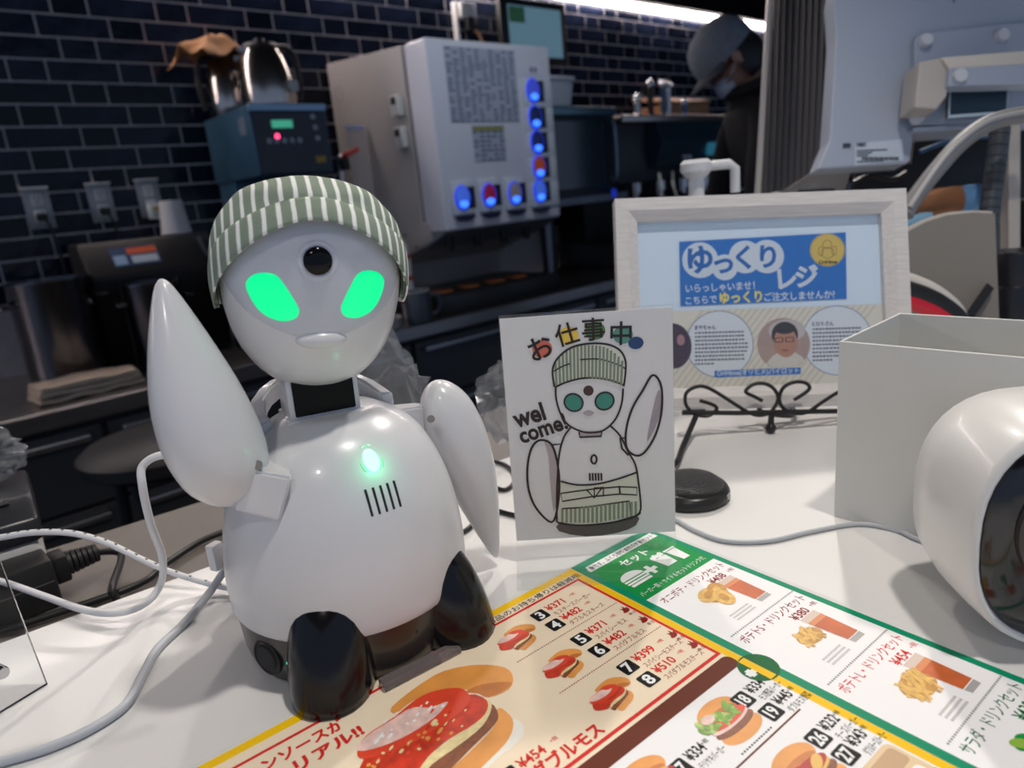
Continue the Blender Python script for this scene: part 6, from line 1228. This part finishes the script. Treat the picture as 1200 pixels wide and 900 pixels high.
gv, gf = glyphs('NEC', 0.05); t = NB(); vv = [t.verts.new(dep(1009.5 + p.x * 5.6, 169.5 - p.y * 5.6, DPT - 0.0016)) for p in gv]
for f_ in gf: t.faces.new([vv[i] for i in f_])
obj('maker_lettering', t, TI, lb)
# bracket with four knobs and a small frame
t = NB(); prism(t, D([(1072, 48), (1076, 40), (1176, 28), (1215, 26), (1215, 143), (1071, 147)], DPT - 0.010), RZ, 0.010, 0.001); vp = obj('mount_plate', t, TB, till)
for u, v in ((1083, 49), (1172, 43), (1073, 139), (1196, 88)):
    t = NB(); lathe(t, [(0, 0), (0.0088, 0), (0.0088, 0.005), (0.007, 0.008), (0, 0.0085)], 20); t.transform(Matrix.Translation(dep(u, v, DPT - 0.010)) @ (-RZ).to_track_quat('Z', 'Y').to_matrix().to_4x4()); obj('mount_knob', t, mat('knob_pale', (0.6, 0.62, 0.66), 0.35), vp, smooth=True)
t = NB(); prism(t, D([(1078, 72), (1104, 67), (1114, 82), (1110, 112), (1098, 128), (1072, 126)], DPT - 0.045), RZ, 0.036, 0.002); br2 = obj('bracket_cheek', t, TBE, vp)
t = NB(); prism(t, D([(1104, 67), (1215, 58), (1215, 76), (1113, 81)], DPT - 0.050), RZ, 0.020, 0.001); obj('bracket_top', t, mat('till_pale', (0.66, 0.60, 0.53), 0.5), vp)
t = NB(); prism(t, D([(1113, 80), (1215, 74), (1215, 98), (1111, 101)], DPT - 0.052), RZ, 0.020, 0.001); obj('bracket_front', t, TB, vp)
t = NB(); lathe(t, [(0, 0), (0.008, 0), (0.008, 0.006), (0, 0.007)], 18); t.transform(Matrix.Translation(dep(1123, 90, DPT - 0.052)) @ (-RZ).to_track_quat('Z', 'Y').to_matrix().to_4x4()); obj('mount_knob', t, MATS['knob_pale'], vp, smooth=True)
t = NB(); tube(t, D([(1113, 104), (1182, 98), (1180, 132), (1112, 137)], DPT - 0.03), 0.0022, 8, 1, True, smooth=False); obj('wire_frame', t, mat('frame_pale', (0.55, 0.68, 0.78), 0.3), vp, smooth=True)
t = NB(); prism(t, D([(1114, 103), (1181, 98), (1179, 131), (1113, 136)], DPT - 0.020), RZ, 0.008); obj('cable_recess', t, mat('recess', (0.03, 0.06, 0.09), 0.4), vp)
t = NB(); prism(t, D([(1071, 149), (1215, 140), (1215, 145), (1071, 155)], DPT - 0.012), RZ, 0.04, 0.001); obj('under_lip', t, TB, till)
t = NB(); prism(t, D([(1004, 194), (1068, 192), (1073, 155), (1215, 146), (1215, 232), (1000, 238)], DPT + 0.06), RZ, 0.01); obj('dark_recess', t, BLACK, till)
t = NB(); tube(t, D([(1078, 178), (1105, 168), (1140, 161), (1180, 160)], DPT + 0.03), 0.003, 8); obj('inner_cable', t, mat('blue_cable', (0.03, 0.12, 0.25), 0.4), till, smooth=True)
t = NB(); tube(t, D([(1000, 214), (1020, 206), (1045, 210), (1062, 202)], DPT + 0.03), 0.003, 8); obj('inner_cable', t, CBK, till, smooth=True)
for k_, (u0, u1, v0, v1, dd, mm_) in enumerate(((1182, 1196, 146, 300, 0.86, TBE), (1176, 1183, 150, 236, 0.868, mat('post_pale', (0.5, 0.5, 0.52), 0.4)))):
    t = NB(); prism(t, D([(u0, v0), (u1, v0), (u1, v1), (u0, v1)], dd), RZ, 0.016, 0.001); obj('side_post', t, mm_, till)
# black jointed pole beside it
pl0 = dep(1190, 330, 0.80); pole = thing('monitor_pole', 'thick black jointed pole beside the till', 'pole', (pl0.x, pl0.y, 0.0))
PZT = dep(1190, 292, 0.80).z
rad = 0.026
for z0, z1, rr in ((0.0, 0.012, rad * 1.5), (0.012, PZT * 0.62, rad), (PZT * 0.62, PZT, rad * 0.96)): t = NB(); lathe(t, [(0, z0), (rr, z0), (rr, z1 - 0.002), (rr * 0.96, z1), (0, z1)], 28); obj('pole_section', t, mat('pole_black', (0.012, 0.013, 0.018), 0.3), pole, smooth=True, local=True)
ch = [(1172, 150), (1168, 185), (1164, 215), (1160, 245), (1158, 275), (1161, 305), (1166, 330)]
fc_ = thing('cable_chain', 'dark grey segmented cable chain hanging beside the black pole', 'cable chain', tuple(dep(1162, 340, 0.855)))
P = catmull([dep(u, v, 0.855) for u, v in ch + [(1170, 375)]], 3)
for a, c in zip(P, P[1:]):
    d = c - a; t = NB(); tube(t, [a + d * 0.04, c - d * 0.04], 0.0115, 10, smooth=False); obj('link', t, mat('chain_grey', (0.055, 0.065, 0.08), 0.5), fc_, smooth=True)
t = NB(); tube(t, [dep(1060, 252, 0.80), dep(1072, 232, 0.80), dep(1100, 196, 0.80), dep(1130, 164, 0.80), dep(1165, 142, 0.80), dep(1215, 132, 0.80)], 0.0095, 12, 8); ho = thing('grey_hose', 'thick grey hose rising from behind the frame to the till', 'hose', tuple(dep(1062, 250, 0.82)))
obj('hose', t, mat('hose_grey', (0.20, 0.20, 0.205), 0.5, 0.2), ho, smooth=True)
P = catmull([dep(1066, 243, 0.791), dep(1100, 193, 0.791), dep(1130, 161, 0.791), dep(1165, 139, 0.791), dep(1215, 129, 0.791)], 5); t = NB(); tube(t, P, 0.003, 6, smooth=False); obj('hose_rib', t, mat('rib_pale', (0.34, 0.34, 0.34), 0.4), ho, smooth=True)
# curved beige cover, strap, rolled cloth, red handset
cv = thing('beige_cover', 'curved beige plastic cover standing between frame and black pole', 'cover', tuple(ctr(0.92, -0.12, 0)))
top = [(1050, 285), (1066, 270), (1085, 260), (1110, 252), (1140, 249), (1166, 250)]
rg = []
for u, v in top:
    b0 = onz(u + 4, 402, 0.0); dd = 0.80 - 0.03 * ((u - 1050) / 116.0); a_ = dep(u, v, dd); lo_ = dep(u + 6, 400, dd); rg.append((a_, lo_, dep(u, v, dd + 0.012), dep(u + 6, 400, dd + 0.012)))
t = NB(); loft(t, [[a_, lo_, l2, a2] for a_, lo_, a2, l2 in rg]); obj('cover_shell', t, mat('cover_beige', (0.20, 0.185, 0.165), 0.5, var=0.05, scale=8), cv, smooth=True)
t = NB(); tube(t, [r_[0] + RZ * 0.006 for r_ in rg], 0.0035, 8, 4); obj('cover_lip', t, mat('lip_beige', (0.55, 0.51, 0.46), 0.5), cv, smooth=True)
t = NB(); prism(t, D([(1126, 378), (1158, 332), (1165, 338), (1136, 380)], 0.765), RZ, 0.003); st_ = thing('black_strap', 'black strap slanting across the beige cover', 'strap', tuple(dep(1130, 376, 0.765)))
obj('strap', t, BLACK, st_)
rc = thing('rolled_cloth', 'rolled brown and blue cloth behind the beige cover', 'cloth', tuple(dep(1110, 250, 0.93)))
t = NB(); tube(t, [dep(1052, 243, 0.92), dep(1075, 240, 0.92), dep(1100, 236, 0.92), dep(1126, 233, 0.92)], 0.0165, 16); crumple(t, 0.002, 60, 1); obj('brown_roll', t, mat('roll_brown', (0.30, 0.13, 0.06), 0.8), rc, smooth='all')
t = NB(); tube(t, [dep(1122, 234, 0.92), dep(1145, 232, 0.92), dep(1172, 232, 0.92)], 0.0180, 16); crumple(t, 0.002, 60, 2); obj('blue_roll', t, mat('roll_blue', (0.14, 0.32, 0.58), 0.8), rc, smooth='all')
t = NB(); tube(t, [dep(1046, 266, 0.90), dep(1062, 264, 0.90), dep(1078, 259, 0.90), dep(1090, 258, 0.90)], 0.0100, 12); crumple(t, 0.002, 60, 3); obj('pale_fold', t, mat('roll_pale', (0.26, 0.48, 0.66), 0.8), rc, smooth='all')
rs = thing('red_handset', 'red and black handset with a white shell behind the open box', 'handset', tuple(dep(1085, 372, 0.74)))
rp = [dep(1052, 340, 0.74), dep(1075, 347, 0.74), dep(1098, 358, 0.74), dep(1120, 376, 0.74), dep(1130, 396, 0.74)]
t = NB(); tube(t, [p + UPZ * 0.012 + RZ * 0.01 for p in rp], 0.012, 14, 6); obj('white_shell', t, mat('shell_white', (0.6, 0.56, 0.52), 0.4), rs, smooth=True)
t = NB(); tube(t, rp, 0.0125, 14, 6); obj('black_body', t, BLACK, rs, smooth=True)
t = NB(); tube(t, [p - UPZ * 0.010 - RZ * 0.006 for p in rp], 0.0085, 14, 6); obj('red_stripe', t, mat('stripe_red', (0.55, 0.01, 0.03), 0.35), rs, smooth=True)

# ------------------------------------------------------------------ lift the whole place so that the floor lies at z = 0
for o in list(sc.objects):
    if o.parent is None and o.type in {'MESH', 'EMPTY'}: o.location.z += ZC
